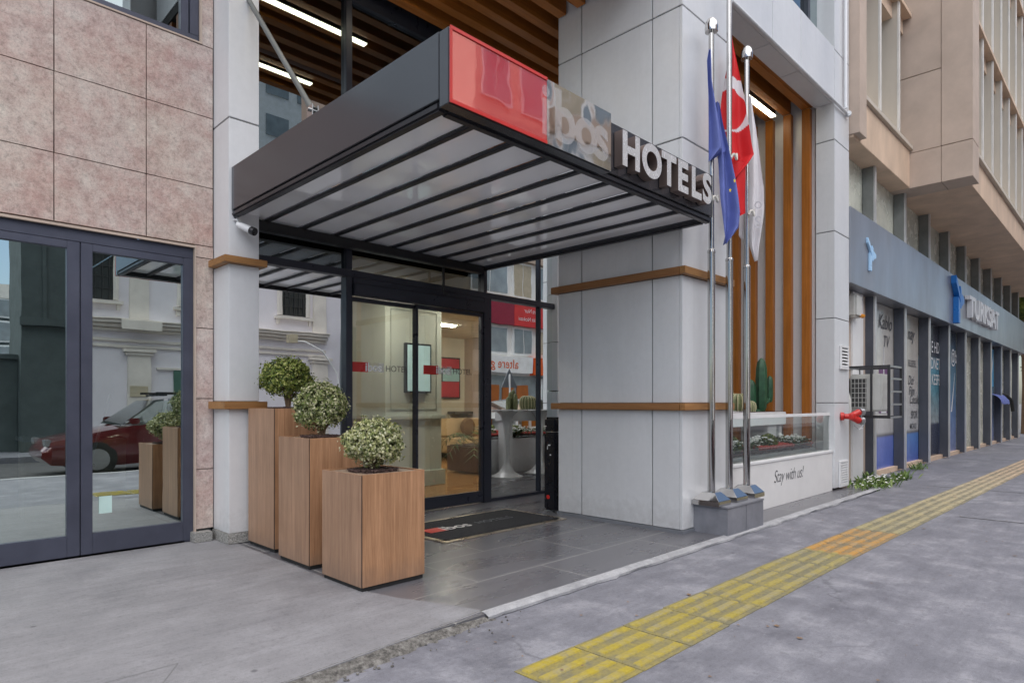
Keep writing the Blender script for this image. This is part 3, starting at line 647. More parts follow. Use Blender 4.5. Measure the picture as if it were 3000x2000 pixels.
def wlamp(x, y, z, lab):
    t = thing('wall_lamp', lab, 'wall lamp', (x, y, z), 'glowing lobby wall lamps')
    B().cyl((x, y-.06, z-.35), (x, y-.06, z+.35), .018, n=10).build('tube', 'wall_glow', t); B().lathe([(.02,-.05),(.05,-.02),(.05,.02),(.02,.05)], (x, y-.05, z-.12), 12).build('holder', 'cam_black', t, smooth=True)
wlamp(9.74, 10.99, 1.72, 'upright glowing tube lamp right of the red lobby poster'); wlamp(4.05, 8.59, 1.55, 'upright glowing tube lamp left of the sage lobby column')
t = thing('sofa', 'cream bench sofa along the lobby back wall', 'sofa', (9.5, 10.2, 0))
B().box(8.3, 11.5, 9.6, 10.6, .12, .42).build('seat', 'sofa_cream', t, bevel=.04); B().box(8.3, 11.5, 10.4, 10.68, .43, .82).build('backrest', 'sofa_cream', t, bevel=.04); B().box(8.4, 11.4, 9.7, 10.6, .01, .11).build('base', 'cam_black', t)
b = B().lathe([(.01,-.09),(.16,-.06),(.20,0),(.16,.06),(.01,.09)], (0,0,0), 20); b.v = [(9.0+x, 10.28+z, .64+y) for x, y, z in b.v]
tag(b.build('cushion', 'cushion', smooth=True), 'round brown cushion propped on the cream sofa', 'cushion')
t = thing('wooden_planter', 'low dark wooden planter cube inside the lobby beside the door', 'planter', (7.15, 7.9, 0))
B().box(6.80, 7.55, 7.55, 8.3, .03, .44).build('body', 'dark_wood', t, bevel=.006); B().box(6.84, 7.51, 7.59, 8.26, .441, .455).build('soil', 'soil', t)
def palm(name, label, c, n, ln, seed):
    random.seed(seed); t = thing(name, label, 'palm', c); fb = B()
    for i in range(n):
        a = 6.283*i/n+random.uniform(-.3, .3); up = random.uniform(.5, 1.2); pts = []
        for k in range(9):
            s_ = k/8; r = ln*s_*.8; z = ln*(up*s_-.9*s_*s_); pts.append(Vector((c[0]+r*math.cos(a), c[1]+r*math.sin(a), c[2]+z)))
        fb.tube(pts, .004, 4, 1)
        for k in range(2, 9):
            for sg in (-1, 1):
                d = Vector((-math.sin(a), math.cos(a), 0))*sg; p = pts[k]; o = (pts[k]-pts[k-1]).normalized()
                tip = p+d*ln*.22+o*ln*.16+Vector((0,0,-.05)); wv = o*.011
                fb.add([p-wv, p+wv, tip], [(0,1,2)], 0, random.choice([(.05,.12,.03),(.08,.17,.05),(.035,.085,.03)]))
    fb.build('fronds', ['leaves', 'bark'], t, color=True)
palm('potted_palm', 'arching palm growing out of the wooden lobby planter', (7.1, 7.9, .45), 12, .75, 2)

# ------------------------------------------------------------------ entrance canopy
can = thing('entrance_canopy', 'dark metal entrance canopy with hotel lettering on its front edge', 'canopy', (3.5, 4, 2.67))
cb = B()
cb.box(2.06, 2.10, 2.58, 5.262, 2.715, 3.065).box(2.10, 4.998, 2.58, 2.62, 2.715, 3.065).box(4.958, 4.998, 2.62, 5.40, 2.715, 3.065).box(2.10, 4.958, 5.36, 5.40, 2.715, 3.065)
for y in (3.5, 4.4): cb.box(2.10, 4.958, y, y+.06, 2.86, 2.94)
cb.build('fascia', 'canopy_metal', can, bevel=.003)
lip = B().box(2.065, 2.125, 2.588, 5.262, 2.665, 2.713).box(2.125, 4.993, 2.588, 2.65, 2.665, 2.713).box(4.933, 4.993, 2.65, 5.40, 2.665, 2.713).box(2.125, 4.933, 5.365, 5.405, 2.665, 2.713)
lip.box(2.14, 2.165, 2.66, 5.36, 2.69, 2.713).box(2.165, 4.93, 2.655, 2.68, 2.69, 2.713)
lip.build('edge_frame', 'canopy_rib', can, bevel=.012)
ribx = [2.376, 2.70, 3.025, 3.345, 3.66, 3.98, 4.30, 4.62]
for x in ribx: B().box(x-.021, x+.021, 2.652, 5.362, 2.690, 2.712).build('rib', 'canopy_rib', can, bevel=.004)
ed = [2.165]+[x for x in ribx]+[4.93]
for a, c in zip(ed[:-1], ed[1:]): B().box(a+(.026 if a > 2.2 else .002), c-(.026 if c < 4.9 else .002), 2.683, 5.36, 2.713, 2.719).build('soffit_panel', 'canopy_panel', can)
sb = B().box(2.062, 3.44, 2.505, 2.578, 2.672, 3.062).build('sign_box', 'canopy_metal', can, bevel=.003)
B().box(2.068, 2.80, 2.494, 2.503, 2.678, 3.056).build('red_panel', 'sign_red', sb)
B().box(2.803, 3.436, 2.494, 2.503, 2.678, 3.056).build('clear_panel', 'sign_mirror', sb)
rim = B().box(2.062, 2.80, 2.488, 2.493, 3.044, 3.062).box(2.062, 2.80, 2.488, 2.493, 2.672, 2.690).box(2.062, 2.076, 2.488, 2.493, 2.691, 3.043)
rim.build('red_rim', 'red_paint', sb)
def filmy(name, a, col):
    film(name, a); MATS[name].node_tree.nodes['Diffuse BSDF'].inputs[0].default_value = (*col, 1)
filmy('letter_film', .22, (.72, .72, .74))
for ch, x in (('i', 2.745), ('b', 2.86), ('o', 3.06), ('s', 3.25)):
    B().text(ch, .42, (x, 2.4925, 2.735), XD, ZD, FRONT, 0, .012).build('sign_letter', 'letter_film', sb)
x = 3.575
for ch, wd in (('H', .245), ('O', .265), ('T', .215), ('E', .205), ('L', .185), ('S', .2)):
    B().text(ch, .315, (x, 2.540, 2.775), XD, ZD, FRONT, .034, .013, side=True).build('letter', ['steel_letter', 'letter_side'], can)
    x += wd
br = B().box(2.135, 2.165, 4.06, 4.10, 3.062, 3.13).box(2.125, 2.133, 4.04, 4.12, 3.062, 3.20).box(2.167, 2.175, 4.04, 4.12, 3.062, 3.20).cyl((2.11, 4.08, 3.17), (2.19, 4.08, 3.17), .014, n=10)
br.build('bracket', 'chrome', can, bevel=.002)
a = Vector((2.15, 4.08, 3.17)); c = Vector((2.2, 5.25, 4.47)); c2 = a+(c-a)*1.06
B().cyl(a, c2, .020, n=14).cyl(a, a+(c-a)*.07, .028, .022, n=14).build('tie_rod', 'rod_grey', can, smooth=True)

# security camera under the canopy corner
sc = thing('security_camera', 'small white bullet camera under the left canopy corner', 'camera', (2.13, 5.2, 2.6))
B().lathe([(.012,0),(.03,.004),(.03,.012),(.012,.016)], (2.10, 5.255, 2.63), 16).tube([(2.095, 5.258, 2.655), (2.10, 5.235, 2.62), (2.105, 5.215, 2.605)], .007, 8).build('bracket', 'cam_white', sc, smooth=True)
B().tube([(2.095,5.225,2.60),(2.115,5.19,2.582),(2.14,5.14,2.556),(2.155,5.11,2.541)], [.022,.028,.030,.030], 18).build('body', 'cam_white', sc, smooth=True)
B().tube([(2.156,5.108,2.540),(2.166,5.088,2.530),(2.172,5.076,2.524)], [.033,.034,.032], 18).build('lens', 'cam_black', sc, smooth=True)
B().tube([(2.062,5.255,2.69),(2.075,5.25,2.665),(2.09,5.245,2.64)], .004, 6).build('cable', 'glyph_dark', sc)

# ------------------------------------------------------------------ planters and boxwood balls
def planter(x, y, wx, wy, z1, label):
    t = thing('planter_box', label, 'planter', (x+wx/2, y+wy/2, 0), 'stepped wooden planters at the entrance')
    g = .006
    B().box(x+.012, x+wx-.012, y+.012, y+wy-.012, .004, .03).build('base', 'rubber', t)
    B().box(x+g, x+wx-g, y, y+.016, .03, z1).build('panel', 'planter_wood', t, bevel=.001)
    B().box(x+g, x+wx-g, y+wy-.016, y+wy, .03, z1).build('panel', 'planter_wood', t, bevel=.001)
    B().box(x, x+.016, y+g, y+wy-g, .03, z1).build('panel', 'planter_wood_shaded', t, bevel=.001)
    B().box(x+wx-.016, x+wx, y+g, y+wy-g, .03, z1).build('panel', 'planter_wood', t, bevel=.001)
    B().box(x+.004, x+wx-.004, y+.004, y+wy-.004, .031, z1-.03).box(x+.002, x+.02, y+.002, y+.02, .031, z1-.002).build('corner_profile', 'rubber', t)
    B().box(x+.017, x+.105, y+.017, y+wy-.017, z1-.028, z1-.008).box(x+wx-.105, x+wx-.017, y+.017, y+wy-.017, z1-.028, z1-.008).box(x+.106, x+wx-.106, y+.017, y+.105, z1-.028, z1-.008).box(x+.106, x+wx-.106, y+wy-.105, y+wy-.017, z1-.028, z1-.008).build('rim', 'planter_rim', t)
    rows = []
    for i in range(25):
        rr = []
        for k in range(25):
            px = x+.07+(wx-.14)*i/24; py = y+.07+(wy-.14)*k/24; d = math.hypot((i-12)/12, (k-12)/12)
            rr.append((px, py, z1-.014+.028*max(0, 1-d)+.012*mnoise.noise((px*60, py*60, 0))))
        rows.append(rr)
    so = B().grid(rows)
    for i in range(260):
        a = random.uniform(0, 6.3); rr_ = (random.random()**.5)*.155*wx/.48; px = x+wx/2+rr_*math.cos(a); py = y+wy/2+rr_*math.sin(a); r = random.uniform(.006, .016); q = random.uniform(0, 3.1)
        so.hexa([(px+r*math.cos(q)*sx-.4*r*math.sin(q)*sy, py+r*math.sin(q)*sx+.4*r*math.cos(q)*sy, z1-.004+.01*random.random()+(.006 if h else 0)) for h in (0,1) for sx, sy in ((-1,-1),(1,-1),(1,1),(-1,1))])
    so.build('soil', 'soil', t)
    return t
def boxwood(cx, cy, cz, r, h, z0, label, seed, pal):
    random.seed(seed)
    t = thing('boxwood_shrub', label, 'shrub', (cx, cy, z0), 'clipped boxwood balls in the planters')
    tr = B()
    for i in range(9):
        a = random.uniform(0, 6.3); d = random.uniform(.1, .55)*r
        tr.tube([(cx+random.uniform(-.015,.015), cy+random.uniform(-.015,.015), z0-.03), (cx+.3*d*math.cos(a), cy+.3*d*math.sin(a), z0+.4*(cz-h-z0)+.03), (cx+d*math.cos(a), cy+d*math.sin(a), cz-h*.35), (cx+1.5*d*math.cos(a), cy+1.5*d*math.sin(a), cz+.3*h)], [.010,.008,.005,.002], 6)
    tr.build('trunk', 'bark', t, smooth=True)
    fb = B(); n = 0
    while n < 7800:
        th = random.uniform(0, 6.2832); cp = random.uniform(-1, 1); sp = math.sqrt(1-cp*cp)
        d = Vector((sp*math.cos(th), sp*math.sin(th), cp))
        lump = 1+.19*mnoise.noise(d*2.3+Vector((seed, 0, 0)))+.10*mnoise.noise(d*6+Vector((0, seed, 0)))
        rad = (1-.42*random.random()**2.2)*lump
        if random.random() < .07: rad *= random.uniform(1.04, 1.2)
        if mnoise.noise(d*4.5+Vector((0, 0, seed*3))) < -.36 and rad > .82: continue
        if cp < -.72 and random.random() < .75: continue
        p = Vector((cx+d.x*r*rad, cy+d.y*r*rad, cz+d.z*h*rad))
        nrm = (d+Vector((random.uniform(-1,1), random.uniform(-1,1), random.uniform(-.6,1)))*.9).normalized()
        u = nrm.orthogonal().normalized(); q = random.uniform(0, 6.28); w_ = nrm.cross(u); ax = u*math.cos(q)+w_*math.sin(q); bx = nrm.cross(ax)
        ln = random.uniform(.008, .0155); wd = ln*.55
        c = random.choice(pal); k = random.uniform(.75, 1.2)*(.35+.65*min(1, max(0, (rad-.55)/.42)))  # inner leaves darker: shade inside the ball is put into the leaf colour
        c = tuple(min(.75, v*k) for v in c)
        fb.add([p-ax*ln, p+bx*wd+nrm*.002, p+ax*ln, p-bx*wd+nrm*.002], [(0,1,2,3)], 0, c)
        n += 1
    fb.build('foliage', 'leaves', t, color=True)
GREEN = [(.12,.17,.028),(.20,.25,.04),(.29,.33,.065),(.06,.10,.022),(.46,.47,.16)]
VARI = [(.14,.19,.045),(.23,.28,.08),(.36,.39,.15),(.54,.54,.30),(.07,.10,.028),(.62,.60,.38)]
PALE = [(.21,.25,.075),(.38,.40,.16),(.62,.61,.36),(.74,.72,.48),(.10,.135,.035),(.50,.50,.24)]
planter(2.085, 3.352, .478, .485, .712, 'shortest wooden planter box, nearest of the stepped three')
planter(2.115, 4.066, .43, .47, .905, 'middle height wooden planter box between the short and tall ones')
planter(2.168, 4.719, .43, .48, 1.107, 'tallest wooden planter box beside the grey pilaster')
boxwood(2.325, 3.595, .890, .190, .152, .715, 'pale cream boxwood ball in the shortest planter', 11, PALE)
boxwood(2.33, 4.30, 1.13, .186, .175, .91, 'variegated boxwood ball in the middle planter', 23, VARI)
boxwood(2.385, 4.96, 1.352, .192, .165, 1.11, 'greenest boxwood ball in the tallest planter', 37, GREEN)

# doormat in a recessed metal frame
dm = thing('doormat', 'black rubber doormat with red and white hotel logo before the doors', 'doormat', (4.1, 4.5, 0))
x0, x1, y0, y1 = 3.35, 4.80, 4.10, 4.86
f = B().box(x0-.05, x1+.05, y0-.05, y0, .002, .009).box(x0-.05, x1+.05, y1, y1+.05, .002, .009).box(x0-.05, x0, y0, y1, .002, .009).box(x1, x1+.05, y0, y1, .002, .009)
f.build('frame', 'brass_edge', dm)
rows = []
for i in range(60):
    rows.append([(x0+.004+(x1-x0-.008)*i/59, y0+.004+(y1-y0-.008)*k/30, .013+.004*mnoise.noise((i*3.1, k*2.7, 0))) for k in range(31)])
B().grid(rows).build('carpet', 'mat_black', dm)
lg = B().quad((3.43,4.40,.0185),(3.63,4.40,.0185),(3.63,4.56,.0185),(3.43,4.56,.0185),0)
lg.text('ibos', .20, (3.60, 4.41, .0195), XD, YD, ZD, 0, .004, m=1); lg.text('HOTELS', .13, (4.02, 4.43, .0195), XD, YD, ZD, 0, -.001, m=2)
lg.build('logo', ['red_paint', 'mat_white', 'pole_grey'], dm)
# ash bin beside the pillar
t = thing('ash_bin', 'slim black ash bin standing behind the pillar', 'bin', (5.12, 4.62, 0))
B().box(5.03, 5.20, 4.36, 4.53, .02, .84).build('body', 'bin_black', t, bevel=.02)
B().box(5.05, 5.18, 4.40, 4.52, .835, .90).build('neck', 'bin_black', t); B().box(5.03, 5.20, 4.36, 4.53, .885, 1.0).build('hood', 'bin_black', t, bevel=.025); B().box(5.045, 5.185, 4.375, 4.515, .841, .848).build('stub_plate', 'steel_dull', t)
b = B().lathe([(.001,-.002),(.022,-.002),(.022,.002),(.001,.002)], (0,0,0), 14); b.v = [(5.028+z, 4.46+x, .16+y) for x, y, z in b.v]; b.build('red_badge', 'red_paint', t)
B().box(5.025, 5.0295, 4.43, 4.46, .70, .712).box(5.025, 5.0295, 4.465, 4.47, .66, .695).box(5.025, 5.0295, 4.42, 4.435, .60, .61).build('pictogram', 'white_letter', t)

# ------------------------------------------------------------------ flagpoles and flags
pp = thing('pole_plinth', 'grey tiled stone plinth under the three steel flagpoles', 'plinth', (5.56, 2.72, 0))
B().box(5.20, 5.562, 2.548, 2.875, -.03, .232).box(5.566, 5.93, 2.548, 2.875, -.03, .232).build('cladding', 'plinth_tile', pp, bevel=.004)
B().box(5.195, 5.935, 2.543, 2.88, .233, .25).build('cap', 'plinth_tile', pp, bevel=.003)
def pole(x, z_top, zj, lab, fin=True):
    t = thing('flagpole', lab, 'flagpole', (x, 2.73, .25), 'steel flagpoles beside the pillar')
    s = .112
    b = B().box(x-s, x+s, 2.73-s*1.15, 2.73+s*1.15, .251, .292)
    y0, y1 = 2.73-s*1.15, 2.73+s*1.15; q = .06
    b.hexa([(x-s,y0,.293),(x+s,y0,.293),(x+s,y1,.293),(x-s,y1,.293),(x-q,2.73-q,.362),(x+q,2.73-q,.362),(x+q,2.73+q,.362),(x-q,2.73+q,.362)])
    b.build('base_plate', 'chrome', t, bevel=.003)
    B().lathe([(.033,.34),(.033,zj-.02),(.036,zj-.018),(.036,zj),(.030,zj+.012),(.026,zj+.014)], (x, 2.73, 0), 28).build('lower_tube', 'chrome', t, smooth=True)
    B().lathe([(.0245,zj),(.0245,z_top)], (x, 2.73, 0), 24).build('upper_tube', 'chrome', t, smooth=True)
    if fin: B().lathe([(.026,-.06),(.055,-.055),(.058,-.02),(.056,.005),(.050,.03),(.036,.055),(.018,.068),(.004,.072)], (x, 2.73, z_top), 28).build('finial', 'chrome', t, smooth=True)
    B().tube([(x-.034,2.70,z_top-.04),(x-.036,2.70,zj),(x-.045,2.69,1.0)], .0035, 6).build('halyard', 'rope', t)
    return t
def cleat(x, z, par):
    pts = [(x-.055+.11*i/14, 2.685-.02*math.sin(i/14*3.14), z+.03*math.sin(i*.5)-.03+.05*i/14) for i in range(15)]
    B().tube(pts, .011, 8).build('tied_rope', 'rope', par, smooth=True)
p1 = pole(5.263, 4.50, 2.50, 'left steel flagpole holding the blue flag'); p2 = pole(5.606, 6.2, 2.48, 'tallest steel flagpole in the middle holding the red flag'); p3 = pole(5.971, 4.53, 2.47, 'right steel flagpole holding the white flag')
LAT = Vector((.7049, -.7093, 0)); TO = Vector((-.7093, -.7049, 0))
def zpx(y, t): return 1.15+(925-(39.2+y*.3747))/1461*t
def spx(x, t, u0): return (1591.5+x*.3747-u0)/1461*t
def sheet(bld, base, t, u0, rows, depth, folds, ph, colf=None, n=22, m=0, d0=0.0):
    """cloth sheet: rows of (height, left, right) interpolated, folds as waves towards the street"""
    ys = []; 
    K = 44 if not colf else 150; R_ = []; C_ = []
    for i in range(K+1):
        y = rows[0][0]+(rows[-1][0]-rows[0][0])*i/K
        for a, c in zip(rows[:-1], rows[1:]):
            if a[0] <= y <= c[0]: f = (y-a[0])/max(1e-6, c[0]-a[0]); l = a[1]+(c[1]-a[1])*f; r = a[2]+(c[2]-a[2])*f; break
        rr = []; cc = []
        for k in range(n+1):
            q = k/n; px = l+(r-l)*q; s = spx(px, t, u0); z = zpx(y, t)
            d = d0+depth*(.3+.7*i/K)*math.sin(ph+folds*6.283*q+y*.004)+.008*mnoise.noise((s*14, z*6, ph))
            p = Vector((base[0], base[1], 0))+LAT*s+TO*d; rr.append((p.x, p.y, z)); cc.append(colf(px, y) if colf else (1,1,1))
        R_.append(rr); C_.append(cc)
    bld.grid(R_, m, C_)
# blue flag, two hanging lobes
fb = B()
sheet(fb, (5.263, 2.73), 5.66, 1634, [(540,128,150),(640,136,165),(760,142,190),(880,146,215),(1060,152,250),(1120,152,258),(1210,160,272),(1300,168,268),(1350,173,232),(1400,180,190)], .05, 1.3, 2.2, d0=.05)
sheet(fb, (5.263, 2.73), 5.66, 1634, [(235,76,90),(310,63,94),(420,66,98),(480,70,108),(600,74,135),(740,79,165),(840,81,186),(870,82,140),(905,83,90)], .04, 1.3, .4, d0=.095)
fl = fb.build('blue_flag', 'flag_blue', smooth=True); tag(fl, 'blue flag with yellow stars hanging folded from the left pole', 'flag')
sb_ = B()
for sx_, sy_ in ((232, 1028), (205, 1085)):
    s = spx(sx_, 5.66, 1634); c = Vector((5.263, 2.73, 0))+LAT*s+TO*.10; pts = []
    for i in range(10):
        r = .022 if i % 2 == 0 else .009; a = i*math.pi/5; q = c+LAT*(r*math.sin(a)*.6); pts.append((q.x, q.y, zpx(sy_, 5.66)+r*math.cos(a)))
    sb_.add(pts, [list(range(10))])
sb_.build('star', 'star_yellow', fl)
def tcol(x, y):
    w_ = ((x-232)/172)**2+((y-526)/169)**2 < 1 and not ((x-228)/110)**2+((y-557)/129)**2 < 1
    return (.70, .66, .68) if w_ and x > 180 else (.60, .008, .012)
fb = B()
sheet(fb, (5.606, 2.73), 5.90, 1675, [(880,236,345),(910,238,332),(1060,240,331),(1195,246,330),(1222,255,275)], .022, 1.0, 1.0, tcol, 30, d0=-.03)
sheet(fb, (5.606, 2.73), 5.90, 1675, [(90,238,250),(230,232,280),(340,212,300),(470,192,325),(640,176,346),(700,176,355),(760,188,362),(840,212,376),(905,226,333),(985,238,262)], .045, 1.3, 2.6, tcol, 110, d0=-.045)
o = fb.build('red_flag', 'flag_red', smooth=True, color=True); tag(o, 'red flag with white crescent hanging from the middle pole', 'flag')
fb = B()
sheet(fb, (5.971, 2.73), 6.16, 1715, [(470,352,368),(560,348,380),(680,346,400),(900,346,425),(1050,347,440),(1170,348,440),(1300,352,425),(1400,358,412),(1490,385,402)], .03, 1.4, .5, None, 26, d0=-.04)
sheet(fb, (5.971, 2.73), 6.16, 1715, [(1000,330,346),(1230,300,350),(1330,296,335),(1360,318,332)], .015, .6, .5, None, 12, d0=-.06)
o = fb.build('white_flag', 'flag_white', smooth=True); tag(o, 'white flag with faint grey lettering hanging from the right pole', 'flag')
q = B()
for ch, sx_, sy_, sz in (('S', 368, 1300, .17), ('o', 366, 1180, .15)):
    s = spx(sx_, 6.16, 1715); c = Vector((5.971, 2.73, 0))+LAT*s+TO*.03; q.text(ch, sz, (c.x, c.y, zpx(sy_, 6.16)), LAT, ZD, TO, 0, 0)
q.build('lettering', 'flag_grey', o)
cleat(5.24, 2.95, p1); cleat(5.606, 3.42, p2); cleat(5.971, 2.98, p3)

# ------------------------------------------------------------------ terrace: low wall, glass rail, plants
lw = thing('terrace_wall', 'white terrace wall with glass rail and handwritten greeting', 'low wall', (7.5, 2.93, 0))
B().box(5.93, 8.895, 2.905, 3.06, 0, .50).build('wall', 'plaster_white', lw, bevel=.003); B().box(5.93, 8.895, 2.895, 3.07, .501, .53).build('coping', 'pvc_white', lw, bevel=.004)
B().quad((5.93,2.95,.53),(8.895,2.95,.53),(8.895,2.95,.99),(5.93,2.95,.99)).build('glass_panel', 'glass_rail', lw); B().box(5.845, 8.895, 2.93, 2.97, .985, 1.02).build('top_rail', 'pvc_white', lw, bevel=.003)
q = B().text('Stay with us!', .20, (7.02, 2.902, .265), XD, Vector((0, 0, 1)), FRONT, 0, -.0025, .32, spacing=.92, sx=.92)
q.build('lettering', 'glyph_dark', lw)
B().box(5.846, 5.875, 2.893, 2.903, .12, .50).build('red_stripe', 'red_paint', lw); B().box(5.845, 5.929, 2.905, 3.0, 0, .53).build('end_panel', 'plinth_tile', lw)
# planting bed and boxes
t = thing('flower_trough', 'long trough of white flowers and red gravel behind the glass rail', 'trough', (7.5, 3.4, 0))
B().box(5.95, 8.84, 3.10, 3.44, 0, .56).build('trough', 'clad_white', t)
rows = [[(5.97+2.85*i/50, 3.11+.32*k/12, .575+.03*mnoise.noise((i*.5, k*.5, 0))+.04*k/12) for k in range(13)] for i in range(51)]
B().grid(rows).build('soil', 'soil', t)
random.seed(5); fb = B(); fw = B(); rg = B()
for i in range(2600):
    x = random.uniform(6.0, 8.8); y = random.uniform(3.11, 3.43); d = mnoise.noise((x*2.2, y*2.2, 2))
    z = .60+.03*(y-3.1)
    if d > .04:
        ln = random.uniform(.02, .045); a = random.uniform(0, 6.3); h = random.uniform(.02, .10)
        fb.add([(x-ln*.3*math.sin(a), y+ln*.3*math.cos(a), z+h), (x+ln*math.cos(a), y+ln*math.sin(a), z+h+.02), (x+ln*.3*math.sin(a), y-ln*.3*math.cos(a), z+h), (x-ln*.8*math.cos(a), y-ln*.8*math.sin(a), z+h-.02)], [(0,1,2,3)], 0, random.choice([(.10,.16,.08),(.16,.22,.12),(.07,.12,.06)]))
        if random.random() < .32:
            r = random.uniform(.012, .022); fw.lathe([(r*.2,0),(r,.006),(r*.7,.012),(r*.2,.014)], (x, y, z+h+.03), 6)
    else: 
        r = random.uniform(.014, .026); rg.lathe([(r*.3,-r),(r,0),(r*.4,r*.6)], (x, y, z+.025), 5)
o = fb.build('foliage', 'leaves', t, color=True, kind='stuff'); fw.build('blossom', 'flower_white', t, kind='stuff'); rg.build('gravel', 'red_gravel', t, kind='stuff')
t = thing('planter_stand', 'white raised planter stand holding the cacti', 'planter', (7.9, 3.6, 0))
B().box(7.10, 8.78, 3.46, 3.79, .86, 1.03).build('box', 'pvc_white', t, bevel=.006); B().box(7.13, 8.75, 3.49, 3.76, 1.031, 1.037).build('soil', 'soil', t)
B().box(8.28, 8.56, 3.50, 3.75, .0, .859).build('leg', 'pvc_white', t, bevel=.006); B().box(7.14, 7.22, 3.50, 3.75, .0, .859).build('leg', 'pvc_white', t, bevel=.006); B().box(8.66, 8.74, 3.50, 3.75, .0, .859).build('leg', 'pvc_white', t, bevel=.006)
def ribbed(bld, c, r, h, ribs=10, m=0, col=True, tip=.25, lean=(0, 0)):
    vs = []; n = ribs*4; prof = [(.55,0),(.85,.08),(1,.25),(1,.6),(.92,.8),(.7,.92),(tip,.985),(.02,1)]
    for q, z in prof:
        for k in range(n):
            t_ = 2*math.pi*k/n; rr = r*q*(1-.16*(.5-.5*math.cos(ribs*t_))); vs.append((c[0]+rr*math.cos(t_)+lean[0]*z*h, c[1]+rr*math.sin(t_)+lean[1]*z*h, c[2]+h*z))
    N = len(prof); fs = [(i*n+k, i*n+(k+1)%n, (i+1)*n+(k+1)%n, (i+1)*n+k) for i in range(N-1) for k in range(n)]
    bld.add(vs, fs, m)
cx, cy = 8.36, 3.62
t = thing('column_cactus', 'tall dark green column cactus with side arms', 'cactus', (cx, cy, 1.04))
b = B(); ribbed(b, (cx, cy, 1.03), .075, .72, 6); b.build('stem', 'cactus', t, smooth=True)
for (ax, ay, az, r, h) in ((-.13, .08, 1.04, .06, .42), (.20, -.03, 1.16, .042, .36)):
    b = B(); ribbed(b, (cx+ax, cy+ay, az), r, h, 6); b.tube([(cx, cy, az), (cx+ax*.6, cy+ay*.6, az-.005), (cx+ax, cy+ay, az+.05)], r*.6, 8); b.build('arm', 'cactus', t, smooth=True)
def ball(x, y, r, lab):
    t = thing('barrel_cactus', lab, 'cactus', (x, y, 1.04), 'round barrel cacti')
    b = B(); ribbed(b, (x, y, 1.03), r, r*1.7, 16, tip=.5); b.build('body', 'cactus_pale', t, smooth=True)
    th = B()
    for k in range(16):
        a = 2*math.pi*k/16; pts = [(x+r*q*1.02*math.cos(a), y+r*q*1.02*math.sin(a), 1.03+r*1.7*z) for q, z in ((.85,.08),(1,.3),(1,.6),(.9,.82),(.65,.94),(.4,.99))]
        th.tube(pts, r*.035, 4)
    th.build('spines', 'thorn', t)
ball(7.70, 3.63, .14, 'larger round barrel cactus beside the tall column cactus'); ball(7.83, 3.55, .085, 'smaller round barrel cactus in front of the larger one')
t = thing('bristly_cactus', 'short pale bristly cactus columns by the middle flagpole', 'cactus', (7.3, 3.6, 1.04))
for dx, dy, h in ((0, 0, .30), (.09, -.03, .34), (-.08, .03, .22), (.03, .08, .27)):
    b = B(); ribbed(b, (7.30+dx, 3.62+dy, 1.03), .042, h, 10); b.build('stem', 'cactus_pale', t, smooth=True)
def bush(x, y, z, r, h, lab, seed, pal=GREEN, n=1500, group='small bushes on the terrace'):
    random.seed(seed); t = thing('leafy_bush', lab, 'bush', (x, y, z), group); fb = B()
    for i in range(n):
        d = Vector((random.gauss(0,1), random.gauss(0,1), random.gauss(0,1))).normalized(); q = random.uniform(.5, 1)*(1+.2*mnoise.noise(d*3))
        p = Vector((x+d.x*r*q, y+d.y*r*q, z+h*.5+d.z*h*.5*q)); u = d.orthogonal().normalized(); ln = .022*random.uniform(.7, 1.6); v = d.cross(u)
        a = random.uniform(0, 6.3); ax = u*math.cos(a)+v*math.sin(a)+d*.4; bx = d.cross(ax).normalized()
        c = random.choice(pal); k = random.uniform(.5, 1)
        fb.add([p-ax*ln, p+bx*ln*.5, p+ax*ln, p-bx*ln*.5], [(0,1,2,3)], 0, tuple(w_*k for w_ in c))
    fb.build('foliage', 'leaves', t, color=True); B().cyl((x, y, z-.02), (x, y, z+h*.5), .012, .006, 8).build('stem', 'bark', t)
bush(6.75, 3.26, .57,   .11, .20, 'left green bush in the terrace flower trough', 4); bush(7.75, 3.27, .57, .11, .20, 'right green bush in the terrace flower trough', 6)
def tulip(x, y, lab):
    t = thing('pedestal_table', lab, 'table', (x, y, 0), 'white pedestal tables on the terrace')
    B().lathe([(.001,1.02),(.32,1.022),(.335,1.03),(.33,1.045),(.001,1.047)], (x, y, 0), 40).build('top', 'table_white', t, smooth=True)
    B().lathe([(.25,.0),(.25,.015),(.20,.035),(.12,.085),(.062,.19),(.043,.34),(.038,.52),(.045,.70),(.062,.84),(.10,.95),(.17,1.018)], (x, y, 0), 40).build('pedestal', 'table_white', t, smooth=True)
tulip(6.98, 3.98-.12, 'white pedestal table on the terrace nearest the lobby doors'); tulip(7.75, 4.36-.5, 'white pedestal table further along the terrace')

